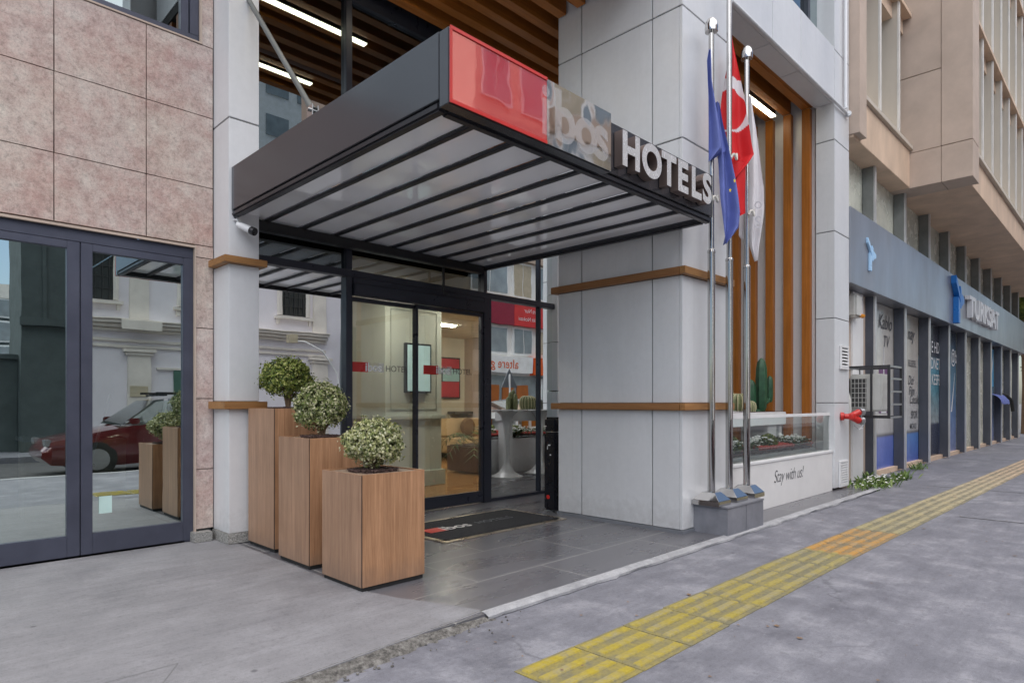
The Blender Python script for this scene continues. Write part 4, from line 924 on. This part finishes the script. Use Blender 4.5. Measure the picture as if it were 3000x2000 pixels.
# ------------------------------------------------------------------ things on the corner block
def vent(x0, x1, z0, z1, n, lab, dark):
    t = thing('wall_vent', lab, 'vent', ((x0+x1)/2, 2.88, z0), 'louvred vents on the corner block')
    y = 2.878
    B().box(x0, x1, y-.025, y, z0, z0+.03).box(x0, x1, y-.025, y, z1-.03, z1).box(x0, x0+.035, y-.025, y, z0+.03, z1-.03).box(x1-.035, x1, y-.025, y, z0+.03, z1-.03).build('frame', 'pvc_white', t, bevel=.004)
    B().box(x0+.035, x1-.035, y-.004, y, z0+.03, z1-.03).build('backing', 'vent_dark' if dark else 'pvc_white', t)
    s = B(); dz = (z1-z0-.06)/n
    for i in range(n):
        z = z0+.03+dz*i; s.hexa([(x0+.036,y-.024,z+.002),(x1-.036,y-.024,z+.002),(x1-.036,y-.006,z+dz*.55),(x0+.036,y-.006,z+dz*.55),(x0+.036,y-.024,z+.012),(x1-.036,y-.024,z+.012),(x1-.036,y-.006,z+dz*.55+.008),(x0+.036,y-.006,z+dz*.55+.008)])
    s.build('louvres', 'pvc_white', t)
vent(9.08, 9.40, 1.60, 1.92, 6, 'dark slotted white vent high on the corner block', True); vent(9.04, 9.38, .03, .38, 9, 'all white louvred vent at the foot of the corner block', False)
t = thing('fire_inlet', 'red two way fire brigade inlet with steel caps', 'fire inlet', (9.15, 2.85, .97))
B().cyl((9.14,2.88,.97),(9.15,2.84,.97),.055,.052,18).cyl((9.15,2.84,.97),(9.18,2.77,.97),.036,.036,16).cyl((9.18,2.77,.97),(9.29,2.70,1.025),.042,.046,16).cyl((9.18,2.77,.97),(9.29,2.70,.915),.042,.046,16).lathe([(.01,-.05),(.045,-.035),(.055,0),(.045,.035),(.01,.05)],(9.19,2.76,.97),16).build('body', 'red_paint', t, smooth=True)
for z in (1.028, .912):
    c = B().cyl((9.292,2.699,z),(9.345,2.67,z),.05,.05,18)
    for k in (-1, 1): c.cyl((9.315,2.685,z),(9.32,2.68,z+.065*k),.009,.009,8)
    c.build('cap', 'steel_dull', t, smooth=True)
B().tube([(9.30,2.66,.95),(9.31,2.64,.88),(9.30,2.66,.82),(9.27,2.7,.80),(9.22,2.74,.85)], .005, 6).build('chain', 'steel_dull', t)

# ------------------------------------------------------------------ office building (right)
off = thing('office_building', 'long office building with slate fins, grey sign band and beige upper floors', 'building', (12, 3, 0))
XE = 28.0
fins = [10.968+1.757*i for i in range(10)]
for x in fins:
    f = B().box(x-.07, x, 2.965, 3.122, .0, 2.80).build('fin', 'slate_fin', off, bevel=.003)
    B().box(x-.074, x+.004, 2.94, 2.963, .0, 2.80).build('edge', 'fin_edge', f)
    f = B().box(x-.07, x, 2.965, 3.122, 3.86, 4.80).build('upper_fin', 'grey_fin', off, bevel=.003)
    B().box(x-.074, x+.004, 2.94, 2.963, 3.86, 4.80).build('edge', 'fin_edge', f)
B().box(9.48, 18.9, 2.86, 2.93, 2.805, 3.855).box(18.91, XE, 2.86, 2.93, 2.805, 3.855).box(9.48, XE, 2.93, 3.25, 2.81, 2.835).box(9.48, XE, 2.93, 3.25, 3.825, 3.85).build('sign_band', 'alu_panel', off, bevel=.004)
B().quad((9.48,3.13,3.85),(XE,3.13,3.85),(XE,3.13,4.8),(9.48,3.13,4.8)).build('upper_window', 'pale_window', off)
B().box(9.48, 10.90, 3.08, 3.30, 0, 2.80).build('wall', 'beige_wall', off); B().box(10.20, 10.70, 3.05, 3.079, .0, 2.80).build('downpipe_panel', 'pvc_white', off)
B().box(10.9, XE, 3.06, 3.30, -.03, .05).build('sill', 'beige_concrete', off)
pm = ['poster_pale', 'poster_cream', 'poster_teal', 'poster_blue', 'pale_window', 'pale_window', 'poster_blue', 'pale_window', 'pale_window']
gaps = [(fins[i]-.08, fins[i+1]-.08) for i in range(9)]
PAN = []
for (a, c), m_ in zip(gaps, pm): PAN.append(B().quad((a,3.128,.05),(c,3.128,.05),(c,3.128,2.80),(a,3.128,2.80)).build('shop_window', m_, off))
GX0, GX3, GX6 = fins[0]*1.066, fins[3]*1.066, fins[6]*1.066
def wtxt(i, s, z, size, m_='glyph_dark', dx=.14, shear=0, sx=1.0): B().text(s, size, (fins[i]*1.066+dx-.10, 3.12, z), XD, ZD, FRONT, 0, .001, shear, sx=sx).build('lettering', m_, PAN[i])
wtxt(0, 'Kablo', 2.40, .34, 'glyph_dark', .14, .3); wtxt(0, 'TV', 2.10, .28, 'glyph_dark', .42, .3)
B().prism([(GX0+.22,3.121,.98),(GX0+.52,3.121,.98),(GX0+.40,3.121,1.4),(GX0+.38,3.121,2.1),(GX0+.36,3.121,2.1),(GX0+.34,3.121,1.4)], (0,.003,0)).build('tower_print', 'turk_white', PAN[0])
B().quad((GX0+.10,3.124,.98),(GX0+.62,3.124,.98),(GX0+.62,3.124,1.75),(GX0+.10,3.124,1.75)).build('city_print', 'leaf_purple', PAN[0])
wtxt(1, 'nay', 2.34, .34, 'glyph_dark', .12, .3); wtxt(1, 'BELGESEL', 1.84, .17, 'glyph_dark', .16, 0, .8); wtxt(1, 'SPOR', .86, .20, 'glyph_dark', .36); wtxt(1, 'MOKO', .66, .15, 'glyph_dark', .3)
for k, (s, z) in enumerate((('Dizi', 1.5), ('Film', 1.3), ('Cocuk', 1.14))): wtxt(1, s, z, .24, 'glyph_dark', .16+.05*k, .3)
wtxt(2, 'E HD,', 2.20, .34, 'turk_white', .1, 0, .95); wtxt(2, 'DNETTE', 1.86, .34, 'turk_white', .05, 0, .95); wtxt(2, 'KESFET', 1.53, .32, 'turk_white', .12, 0, .95); wtxt(3, '@b', 2.08, .42, 'turk_white', .12)
B().prism([(GX3+.03,3.121,.95),(GX3+.12,3.121,.95),(GX3+.45,3.121,1.85)], (0,.003,0)).build('light_beam_print', 'turk_white', PAN[3])
B().quad((GX6-.9,3.121,1.62),(GX6+.2,3.121,1.62),(GX6+.2,3.121,2.7),(GX6-.9,3.121,2.7)).build('sticker', 'sky_blue_sticker', PAN[6])
B().prism([(GX6-.5,3.118,2.6),(GX6-.15,3.118,1.9),(GX6+.15,3.118,2.6),(GX6-.15,3.118,2.2)], (0,.002,0)).build('emblem', 'turk_white', PAN[6])
# band logos and letters
def tlogo(x, z, s, mats, dep, nm):
    y0 = 2.857-dep
    q = B().prism([(x,y0,z+.62*s),(x+.28*s,y0,z+.42*s),(x+.62*s,y0,z+.04*s),(x+.62*s,y0,z-.16*s),(x+.30*s,y0,z+.12*s),(x,y0,z+.36*s)], (0,dep,0)).prism([(x+.66*s,y0,z+.34*s),(x+.86*s,y0,z+.22*s),(x+.86*s,y0,z-.42*s),(x+.66*s,y0,z-.42*s)], (0,dep,0)).prism([(x+.90*s,y0,z+.10*s),(x+1.3*s,y0,z-.02*s),(x+1.3*s,y0,z-.20*s),(x+.90*s,y0,z-.34*s)], (0,dep,0)).prism([(x+.34*s,y0,z-.06*s),(x+.62*s,y0,z-.24*s),(x+.62*s,y0,z-.95*s),(x+.34*s,y0,z-.95*s)], (0,dep,0))
    q.build(nm, mats, off, bevel=.004)
tlogo(15.85, 3.42, .62, 'turk_blue', .10, 'logo'); tlogo(10.15, 3.36, .30, 'turk_pale', .03, 'small_logo')
q = B(); x = 17.35
B().text('TURKSAT', .66, (17.25, 2.80, 3.09), XD, ZD, FRONT, .05, .012, sx=1.42).build('sign_letters', 'turk_white', off)
# upper floors: first bay set back, then a projecting bay
SA, SB, XS = 2.83, 2.05, 12.45
ZB = 4.80
B().box(9.505, XS, SA, 3.9, ZB+.002, 5.43).build('spandrel', 'beige_concrete', off, bevel=.006)
B().box(9.81, XS, SA-.05, 3.3, 5.435, 5.50).build('ledge', 'beige_fin', off, bevel=.004)
B().box(XS+.55, XE, SB, 3.9, ZB, 5.33).build('spandrel', 'beige_concrete', off, bevel=.006)
B().box(XS+.55, XE, SB-.06, 2.5, 5.335, 5.40).build('ledge', 'beige_fin', off, bevel=.004)
B().box(XS, XS+.55, SB-.10, 2.375, ZB-.004, 5.385).box(XS, XS+.55, 2.381, SA+.4, ZB-.003, 5.385).box(XS, XS+.55, SB-.10, 2.375, 5.395, 16).box(XS+.01, XS+.55, 2.381, SA+.4, 5.395, 6.68).box(XS+.01, XS+.55, 2.381, SA+.4, 6.69, 16).build('corner_pier', 'mast_pink', off, bevel=.004)
B().box(9.51, XE, 2.86, 3.92, ZB+.01, ZB+.08).box(XS+.56, XE, SB+.02, 2.85, ZB+.01, ZB+.08).build('soffit', 'beige_soffit', off)
# tall thin fins with sloping sills between
def bay(x0, x1, y, zb, zt, dep, name):
    xs = []; x = x0
    while x < x1-.2: xs.append(x); x += 1.045
    for x in xs:
        f = B().box(x-.035, x+.035, y+.028, y+dep, zb, zt).build('mullion', 'beige_fin', off); B().box(x-.04, x+.04, y, y+.026, zb, zt).build('edge', 'fin_white_edge', f)
    for zf in [zb]+[z for z in (7.75, 10.4, 13) if z > zb+1]:
        s = B()
        for a in xs: s.add([(a+.04,y+.02,zf+.03),(a+1.0,y+.02,zf+.03),(a+1.0,y+dep,zf+.40),(a+.04,y+dep,zf+.40)], [(0,1,2,3)])
        s.build('sloping_sill', 'beige_fin', off)
        if zf > zb: B().box(x0, x1, y-.03, y+.10, zf-.06, zf).box(x0, x1, y+.1, y+dep, zf-.3, zf-.02).build('floor_ledge', 'beige_concrete', off)
    B().quad((x0,y+dep,zb),(x1,y+dep,zb),(x1,y+dep,zt),(x0,y+dep,zt)).build('glazing', 'opp_glass', off)
bay(9.73, XS, SA, 5.50, 13.5, .50, 'a'); bay(XS+.60, XE, SB, 5.40, 13.5, .55, 'b')
B().box(9.485, 9.80, SA-.08, 3.3, 4.84, 13.5).build('end_pier', 'mast_pink', off, bevel=.004)
box('mass', (9.52, XE, 3.45, 15, 5.5, 13.5), 'beige_concrete', off); box('back_wall', (9.53, XE, 3.31, 15, 0, 5.4), 'beige_wall', off)
# alarm box, air conditioner in its cage
t = thing('alarm_box', 'white alarm siren box with orange lamp under the sign band', 'alarm', (10.2, 3.07, 2.6))
B().box(10.02, 10.32, 2.95, 3.075, 2.40, 2.74).build('box', 'ac_body', t, bevel=.03); B().lathe([(.001,-.05),(.035,-.03),(.04,0),(.001,.02)], (10.27, 2.94, 2.44), 14).build('lamp', 'orange_lens', t, smooth=True)
t = thing('air_conditioner', 'grey outdoor air conditioner unit inside a black steel cage', 'air conditioner', (10.2, 2.8, 1.0))
B().box(9.97, 10.42, 2.60, 3.02, 1.03, 1.56).build('casing', 'ac_body', t, bevel=.02)
g = B().box(9.955, 9.969, 2.80, 3.0, 1.08, 1.50, 1)
for i in range(7): g.box(9.945, 9.954, 2.795, 3.005, 1.085+.068*i, 1.093+.068*i)
for i in range(5): g.box(9.945, 9.953, 2.80+.048*i, 2.806+.048*i, 1.08, 1.5)
g.build('grille', ['ac_body', 'vent_dark'], t)
h = B().tube([(9.75, 3.09, 1.62), (9.72, 3.05, 1.5), (9.70, 2.95, 1.2), (9.72, 2.95, .98)], .03, 10).tube([(9.83, 3.09, 1.60), (9.80, 3.05, 1.45), (9.80, 3.0, 1.02)], .022, 8)
h.build('pipes', 'ac_body', t, smooth=True)
t = thing('steel_cage', 'black steel bar cage bolted around the air conditioner', 'cage', (10.2, 2.8, .95))
c = B(); r = .016
X0, X1, Y0, Y1, Z0, Z1 = 9.90, 10.52, 2.50, 3.06, .95, 1.66
for x in (X0, X1):
    c = B()
    for y in (Y0, Y1): c.box(x-r, x+r, y-r, y+r, Z0-r, Z1+r)
    for z in (Z0, Z1): c.box(x-r*.9, x+r*.9, Y0+r, Y1-r, z-r*.9, z+r*.9)
    c.build('frame', 'steel_cage', t)
B().box(X0-r*.8, X0+r*.8, 2.72-r*.8, 2.72+r*.8, Z0+r, Z1-r).build('upright_bar', 'steel_cage', t)
c = B()
for z in (Z0, Z0+.18, Z0+.36, Z0+.54, Z1):
    for y in (Y0, Y1): c.box(X0+r, X1-r, y-r*.8, y+r*.8, z-r*.8, z+r*.8)
c.build('bars', 'steel_dull', t)
# weeds at the wall foot
def weeds(x, y, n, sp, lab, seed, white):
    random.seed(seed); t = thing('weed_clump', lab, 'weeds', (x, y, PZ), 'weeds along the wall foot'); fb = B(); fw = B()
    for i in range(n):
        px = x+random.gauss(0, sp); py = y+random.gauss(0, sp*.32); a = random.uniform(0, 6.3); ln = random.uniform(.05, .20); wd = random.uniform(.008, .018)
        d = Vector((math.cos(a)*.6, math.sin(a)*.6, random.uniform(.4, 1.2))).normalized(); sd = Vector((-math.sin(a), math.cos(a), 0))*wd; p = Vector((px, py, PZ)); m_ = p+d*ln*.6; e = p+d*ln+Vector((0,0,-.02))
        fb.add([p-sd*.4, m_-sd, e, m_+sd, p+sd*.4], [(0,1,2,3,4)], 0, random.choice([(.12,.20,.05),(.18,.28,.07),(.08,.14,.04),(.25,.33,.10)]))
        if white and random.random() < .22: r_ = random.uniform(.012, .02); fw.lathe([(r_*.2,0),(r_,.006),(r_*.3,.012)], (e.x, e.y, e.z), 6)
    fb.build('leaves', 'leaves', t, color=True)
    if white: fw.build('blossom', 'flower_white', t)
weeds(10.0, 2.72, 520, .28, 'clump of green weeds with white blossom by the corner block', 8, True); weeds(11.2, 2.66, 160, .16, 'small bright grass clump beside the first window', 9, False)
weeds(10.75, 3.0, 70, .05, 'thin upright weed growing against the first fin', 12, False); weeds(13.1, 2.85, 60, .16, 'tiny weed patch under the second window', 14, False)
# covered bundle by the far windows
t = thing('hooded_awning', 'small crumpled blue cloth awning over a far doorway', 'awning', (23, 2.9, 1))
rows = [[(22.1+1.5*i/14, 3.1-.3*math.sin(k/8*1.57), 1.40-.28*(1-math.cos(k/8*1.57))+.05*mnoise.noise((i*.9, k, 0))) for k in range(9)] for i in range(15)]
B().grid(rows).build('cloth', 'flag_blue', t, smooth=True)
B().tube([(23.9,3.1,1.42),(24.1,2.95,1.38),(24.3,2.85,1.22),(24.35,2.82,.9)], .05, 8).build('hood_frame', 'rubber', t, smooth=True)
def tree(x, y, h, r, seed, lab):
    random.seed(seed); t = thing('street_tree', lab, 'tree', (x, y, PZ), 'trees down the street'); tb = B()
    tb.tube([(x, y, PZ), (x+.05, y, h*.3), (x-.05, y+.05, h*.55)], [.16, .12, .09], 10)
    fb = B()
    for i in range(7):
        a = random.uniform(0, 6.3); q = Vector((x+r*.6*math.cos(a), y+r*.6*math.sin(a), h*random.uniform(.55, .9))); tb.tube([(x, y, h*.45), (Vector((x, y, h*.5))+q)/2, q], [.07, .05, .02], 6)
        for j in range(700):
            d = Vector((random.gauss(0,1), random.gauss(0,1), random.gauss(0,1))); p = q+d*r*.24; u = d.normalized().orthogonal(); v = d.normalized().cross(u); s = random.uniform(.04, .09)
            c = random.choice(GREEN[:4]); fb.add([p-u*s, p+v*s*.6, p+u*s, p-v*s*.6], [(0,1,2,3)], 0, tuple(w_*.6 for w_ in c))
    tb.build('trunk', 'bark', t, smooth=True); fb.build('crown', 'leaves', t, color=True)
tree(31, 3.2, 6.0, 2.2, 1, 'dark leafy tree beyond the end of the office building'); tree(37, 4.2, 7, 2.6, 2, 'taller leafy tree further down the street')

# ------------------------------------------------------------------ across the street (seen in the glass)
ch = thing('church_building', 'pale plaster church wall with moulded cornice across the street', 'building', (7, -8, 0))
B().box(3.42, 11.59, -9, -8.0, -.03, 8.2).build('wall', 'church_wall', ch)
cn = B()
for z0, z1, d in ((2.62, 2.70, .05), (2.78, 2.86, .06), (3.06, 3.14, .10), (3.15, 3.24, .18), (3.25, 3.33, .26), (3.335, 3.37, .30)): cn.box(3.40, 10.42, -7.998, -8.0+d, z0, z1)
cn.box(4.6, 5.55, -7.69, -7.62, 3.1, 3.34)
cn.build('cornice', 'church_trim', ch, bevel=.01)
for x in (4.80, 7.1, 9.9):
    B().box(x, x+.54, -7.997, -7.88, -.02, 2.60).box(x-.06, x+.60, -7.997, -7.84, 2.42, 2.50).box(x-.12, x+.66, -7.997, -7.80, 2.51, 2.60).build('pilaster', 'church_trim', ch, bevel=.01)
    B().box(x+.05, x+.52, -7.997, -7.93, 3.39, 7.9).build('upper_pilaster', 'church_trim', ch, bevel=.01)
def awin(x0, x1, z0, z1):
    c = (x0+x1)/2; r = (x1-x0)/2
    arc = lambda rr, zz, y: [(c+rr*math.cos(math.pi*k/12), y, zz+rr*math.sin(math.pi*k/12)) for k in range(13)]
    w_ = B().prism([(x1,-7.985,z0),(x0,-7.985,z0)][::-1]+arc(r, z1-r, -7.985), (0,.01,0)).build('window', 'church_glass', ch)
    f = B(); a1 = [(x1, -7.97, z0)]+arc(r, z1-r, -7.97)+[(x0, -7.97, z0)]
    f.tube(a1, .075, 6); f.box(x0-.16, x1+.16, -7.998, -7.86, z0-.11, z0-.03).box(x0-.1, x0-.02, -7.998, -7.9, z0-.26, z0-.111).box(x1+.02, x1+.1, -7.998, -7.9, z0-.26, z0-.111); f.build('frame', 'church_trim', w_)
    g = B()
    for i in range(1, 6): xx = x0+(x1-x0)*i/6; g.box(xx-.012, xx+.012, -7.965, -7.945, z0, z1-r*.4)
    for i in range(1, 6): zq = z0+(z1-r-z0)*i/5; g.box(x0, x1, -7.963, -7.947, zq-.012, zq+.012)
    g.build('grille', 'iron', w_)
for x in (3.62, 6.1, 8.85): awin(x, x+.92, 3.86, 5.75)
B().box(4.84, 5.25, -7.878, -7.86, 1.32, 1.60).build('plaque', 'counter_wood', ch); B().box(5.95, 6.55, -7.99, -7.95, 0, 2.05).build('door', 'green_pvc', ch); B().box(5.5, 6.9, -7.995, -7.94, 2.06, 2.12).build('lintel', 'church_trim', ch)
t = thing('shadowed_side_block', 'dark grey green block standing in for the shadowed church side', 'building', (2.9, -8, 0)); B().box(2.5, 3.41, -9.5, -7.7, -.03, 8.4).box(2.46, 3.415, -7.699, -7.6, 3.0, 3.2).box(2.9, 3.0, -7.699, -7.66, 3.2, 8).build('wall', 'wall_dark_green', t, bevel=.01)  # church side in shadow, its shade put into the dark wall colour
B().box(-6, 2.49, -8.3, -8.1, -.03, 2.2).box(-6, 2.49, -8.36, -8.04, 2.2, 2.32).build('yard_wall', 'wall_dark_green', t)
t = thing('grid_block', 'low distant block with a grid of white framed windows', 'building', (5, -45, 0))
B().box(-12, 12, -52, -45, -.2, 8.4).build('wall', 'wall_dark_green', t); B().box(-12.2, 12.2, -52, -44.8, 8.41, 9.4).build('parapet', 'church_trim', t)
for i in range(13):
    for j in range(5):
        x = -11+1.7*i; z = .6+1.6*j; f = B().box(x, x+1.5, -44.98, -44.9, z, z+1.4).build('window', 'opp_white', t); B().box(x+.12, x+1.38, -44.89, -44.86, z+.12, z+1.28).build('pane', 'opp_glass', f)
t = thing('white_tower', 'tall white apartment tower far across the street', 'building', (19, -34, 0))
B().box(12, 27, -46, -34, 0, 27).build('wall', 'opp_white', t)
for i in range(6):
    for j in range(8): x = 12.8+2.4*i; z = 2.5+3*j; f = B().box(x, x+1.7, -33.98, -33.9, z, z+1.5).build('window', 'opp_glass', t)
t = thing('pink_annex', 'plain pinkish building between the church and the shops', 'building', (12.5, -8, 0)); B().box(11.6, 14.6, -12, -8, -.03, 13.0).build('wall', 'peach_wall', t); B().box(11.5, 14.7, -8.1, -7.85, 2.9, 3.1).build('string_course', 'church_trim', t)
for z in (3.7, 6.7, 9.7):
    for x in (11.9, 13.3): f = B().box(x, x+1.1, -7.99, -7.93, z, z+1.7).build('window', 'opp_white', t); B().box(x+.08, x+.53, -7.929, -7.91, z+.08, z+1.62).box(x+.57, x+1.02, -7.929, -7.91, z+.08, z+1.62).build('pane', 'opp_glass', f)
    B().box(11.55, 14.65, -7.99, -7.80, z-.7, z-.45).build('ledge', 'shop_beige', t)
sp = thing('shop_row', 'sunlit white row of shops with red and orange signs opposite', 'building', (22, -8, 0))
B().box(14.8, 40, -16, -8.15, -.03, 13.4).build('wall', 'shop_white', sp); B().box(14.8, 40, -8.149, -7.95, 5.42, 5.62).box(14.8, 40, -8.149, -7.95, 7.2, 8.1).box(14.8, 40, -8.149, -7.95, 9.65, 10.5).box(14.8, 40, -8.149, -7.9, 12.2, 13.3).build('band', 'shop_beige', sp, bevel=.01)
for j, (z0, z1) in enumerate(((3.2, 4.36), (5.65, 7.15), (8.15, 9.6), (10.55, 12.1))):
    x = 15.0; k = 0
    while x < 39:
        wd = (1.5, 2.1, 1.2)[k % 3]
        f = B().box(x, x+wd, -8.148, -8.08, z0, z1).build('window', 'opp_white', sp); B().box(x+.08, x+wd*.5-.03, -8.079, -8.06, z0+.08, z1-.08).box(x+wd*.5+.03, x+wd-.08, -8.079, -8.06, z0+.08, z1-.08).build('pane', 'opp_glass' if (k+j) % 3 else 'shutter', f)
        x += wd+.28; k += 1
B().box(14.9, 19.1, -8.147, -7.95, 4.42, 5.36, 1).box(19.11, 26, -8.147, -7.95, 4.42, 5.36).build('red_sign', ['sign_bright_red', 'sign_dark_red'], sp)
q = B().text('Pera Nur', .26, (20.7, -7.945, 5.02), (-1,0,0), ZD, (0,1,0)).text('Nakit Noktasi', .24, (20.7, -7.945, 4.66), (-1,0,0), ZD, (0,1,0)).text('pet', 1.0, (22.6, -7.945, 4.66), (-1,0,0), ZD, (0,1,0), 0, .02)
q.build('lettering', 'white_letter', sp)
B().box(14.9, 20.2, -8.147, -7.9, 2.42, 3.1).build('white_sign', 'opp_white', sp); B().text('altere g', .52, (19.3, -7.89, 2.62), (-1,0,0), ZD, (0,1,0)).build('lettering', 'sign_orange', sp)
B().box(20.3, 25, -8.147, -7.88, 2.34, 3.1).build('orange_sign', 'sign_orange', sp); B().text('NES', .55, (22.1, -7.87, 2.52), (-1,0,0), ZD, (0,1,0), 0, .012).build('lettering', 'white_letter', sp)
B().box(14.9, 26, -8.147, -8.1, .0, 2.3).build('shop_glass', 'opp_glass', sp)
for x in (17.6, 18.5, 19.4): B().box(x, x+.7, -8.099, -8.05, .3, 1.9).build('door', 'timber_orange', sp)
B().box(20.6, 21.0, -8.099, -8.05, .2, 2.2).box(16.6, 17.2, -8.099, -8.05, .4, 1.6).build('poster_board', 'opp_white', sp)
# street poles and a road sign opposite
t = thing('street_lamp', 'grey street pole with a curved bracket and blue box opposite', 'street lamp', (10.6, -7.3, 0))
B().cyl((10.6,-7.3,-.03),(10.6,-7.3,8.5),.075,.055,12).build('pole', 'pole_grey', t); B().tube([(10.6,-7.3,1.2),(10.4,-7.25,2.1),(9.9,-7.2,2.75),(9.3,-7.2,3.0),(8.95,-7.2,3.0)], .022, 8).build('bracket', 'opp_white', t, smooth=True); B().box(10.75, 11.05, -7.45, -7.15, 2.5, 3.6).build('box', 'box_blue', t); B().box(8.75, 9.0, -7.3, -7.1, 2.95, 3.2).build('lantern', 'counter_wood', t)
t = thing('road_sign', 'triangular road sign seen from behind on a thin white post', 'road sign', (11.6, -.7, 0))
B().cyl((11.6,-.7,PZ),(11.6,-.7,1.9),.025,n=10).build('post', 'opp_white', t); B().prism([(11.3,-.73,1.55),(11.9,-.73,1.55),(11.6,-.73,2.05)], (0,.015,0)).build('plate', 'pole_grey', t)
# cars at the kerb
def car(x0, yc, mat, label, rack, Lc=4.1, hh=1.42):
    t = thing('parked_car', label, 'car', (x0+Lc/2, yc, -.16), 'cars parked along the kerb'); zb = -.16
    prof = [(0,.36,.50),(.12,.24,.66),(.5,.2,.76),(1.15,.19,.88),(1.3,.19,.92),(3.4,.19,.95),(3.95,.22,.90),(4.1,.34,.62)]
    wid = [.62,.76,.82,.84,.84,.84,.80,.68]; rows = []
    for (x, zl, zt), w_ in zip(prof, wid):
        x = x*Lc/4.1; rows.append([(x0+x, yc+s*w_*q, zb+z) for s, q, z in ((-1,.9,zl),(-1,1,(zl+zt)/2),(-1,.93,zt-.03),(-.5,.93,zt),(.5,.93,zt),(1,.93,zt-.03),(1,1,(zl+zt)/2),(1,.9,zl),(-1,.9,zl))])
    b = B().grid(rows); b.add(rows[0][:8], [list(range(8))]); b.add(rows[-1][:8], [list(range(8))]); b.build('body', mat, t, smooth=True)
    cab = [(1.15,.90,.76,.90),(1.75,1.36,.60,1.0),(2.3,hh,.60,1.0),(3.3,hh-.04,.60,1.0),(3.75,.96,.72,.9)]
    ra = [[(x0+x*Lc/4.1, yc-w_, zb+z), (x0+x*Lc/4.1, yc+w_, zb+z)] for x, z, w_, _ in cab]; B().grid(ra[1:4]).build('roof', mat, t)
    B().grid(ra[0:2]).build('windscreen', 'car_pane', t); B().grid(ra[3:5]).build('rear_window', 'car_pane', t)
    for s in (-1, 1):
        f = lambda x, z, w_: (x0+x*Lc/4.1, yc+s*w_, zb+z)
        B().add([f(1.2,.92,.76),f(1.78,1.33,.61),f(2.28,hh-.03,.61),f(2.28,.95,.77)], [(0,1,2,3)]).add([f(2.36,.95,.77),f(2.36,hh-.03,.61),f(3.25,hh-.07,.61),f(3.65,.98,.73)], [(0,1,2,3)]).build('side_window', 'car_pane', t)
        for x in (.78, 3.25):
            wx = x0+x*Lc/4.1; wb = B().cyl((wx,yc+s*.66,zb+.31),(wx,yc+s*.845,zb+.31),.31,n=24).build('wheel', 'rubber', t, bevel=.02); B().cyl((wx,yc+s*.846,zb+.31),(wx,yc+s*.855,zb+.31),.19,n=20).build('rim', 'steel_dull', wb)
        B().box(x0+.04, x0+.12, yc+s*.55-.14, yc+s*.55+.14, zb+.56, zb+.67).build('headlight', 'lens', t); B().box(x0+Lc-.10, x0+Lc-.02, yc+s*.60-.1, yc+s*.60+.1, zb+.62, zb+.80).build('tail_light', 'tail_red', t)
        B().box(x0+1.25*Lc/4.1, x0+1.4*Lc/4.1, yc+s*.86, yc+s*.99, zb+.92, zb+1.03).build('mirror', mat, t, bevel=.02)
    if rack:
        r_ = B()
        for s in (-1, 1): r_.box(x0+1.8, x0+3.4, yc+s*.52-.025, yc+s*.52+.025, zb+hh+.06, zb+hh+.10)
        for x in (1.95, 2.6, 3.25): r_.box(x0+x-.03, x0+x+.03, yc-.6, yc+.6, zb+hh+.02, zb+hh+.055)
        r_.build('roof_rack', 'cam_black', t)
car(2.05, -2.75, 'car_red', 'old red car with roof rack parked opposite the shop', True); car(11.4, -2.6, 'car_white', 'white car parked opposite the terrace', False, 4.4); car(-3.6, -2.7, 'car_glass', 'dark blue car parked behind the red one', False, 4.3)

# ------------------------------------------------------------------ light and camera
w = bpy.data.worlds.new("World"); SC.world = w; w.use_nodes = True
nt = w.node_tree; s = nt.nodes.new('ShaderNodeTexSky'); s.sky_type = 'NISHITA'; s.sun_disc = False
EL, AZ = 74, 208                      # thin bright overcast: a broad soft sun high over the street; azimuth from +Y towards +X
s.sun_elevation = R(EL); s.sun_rotation = R(AZ); s.air_density = 1.0; s.dust_density = 1.6; s.ozone_density = 1.0
L(nt, s.outputs[0], nt.nodes['Background'].inputs[0]); nt.nodes['Background'].inputs[1].default_value = .15
l = bpy.data.lights.new('sun', 'SUN'); l.energy = 5; l.angle = R(112); l.color = (1, .952, .89)
o = bpy.data.objects.new('sun', l); COL.objects.link(o)
d = Vector((math.sin(R(AZ))*math.cos(R(EL)), math.cos(R(AZ))*math.cos(R(EL)), math.sin(R(EL))))
o.rotation_euler = d.to_track_quat('Z', 'Y').to_euler()
c = bpy.data.cameras.new('camera'); co = bpy.data.objects.new('camera', c); COL.objects.link(co); SC.camera = co
co.location = (0, 0, 1.15); co.rotation_euler = (R(90), 0, -math.atan2(.7093, .7049))
c.sensor_width = 36; c.lens = 36*1461/2352; c.shift_y = 141/2352; c.clip_start = .05; c.clip_end = 2500
SC.view_settings.view_transform = 'Standard'; SC.view_settings.look = 'None'; SC.view_settings.exposure = 0
SC.cycles.use_denoising = True
SC.cycles.max_bounces = 10; SC.cycles.transparent_max_bounces = 12
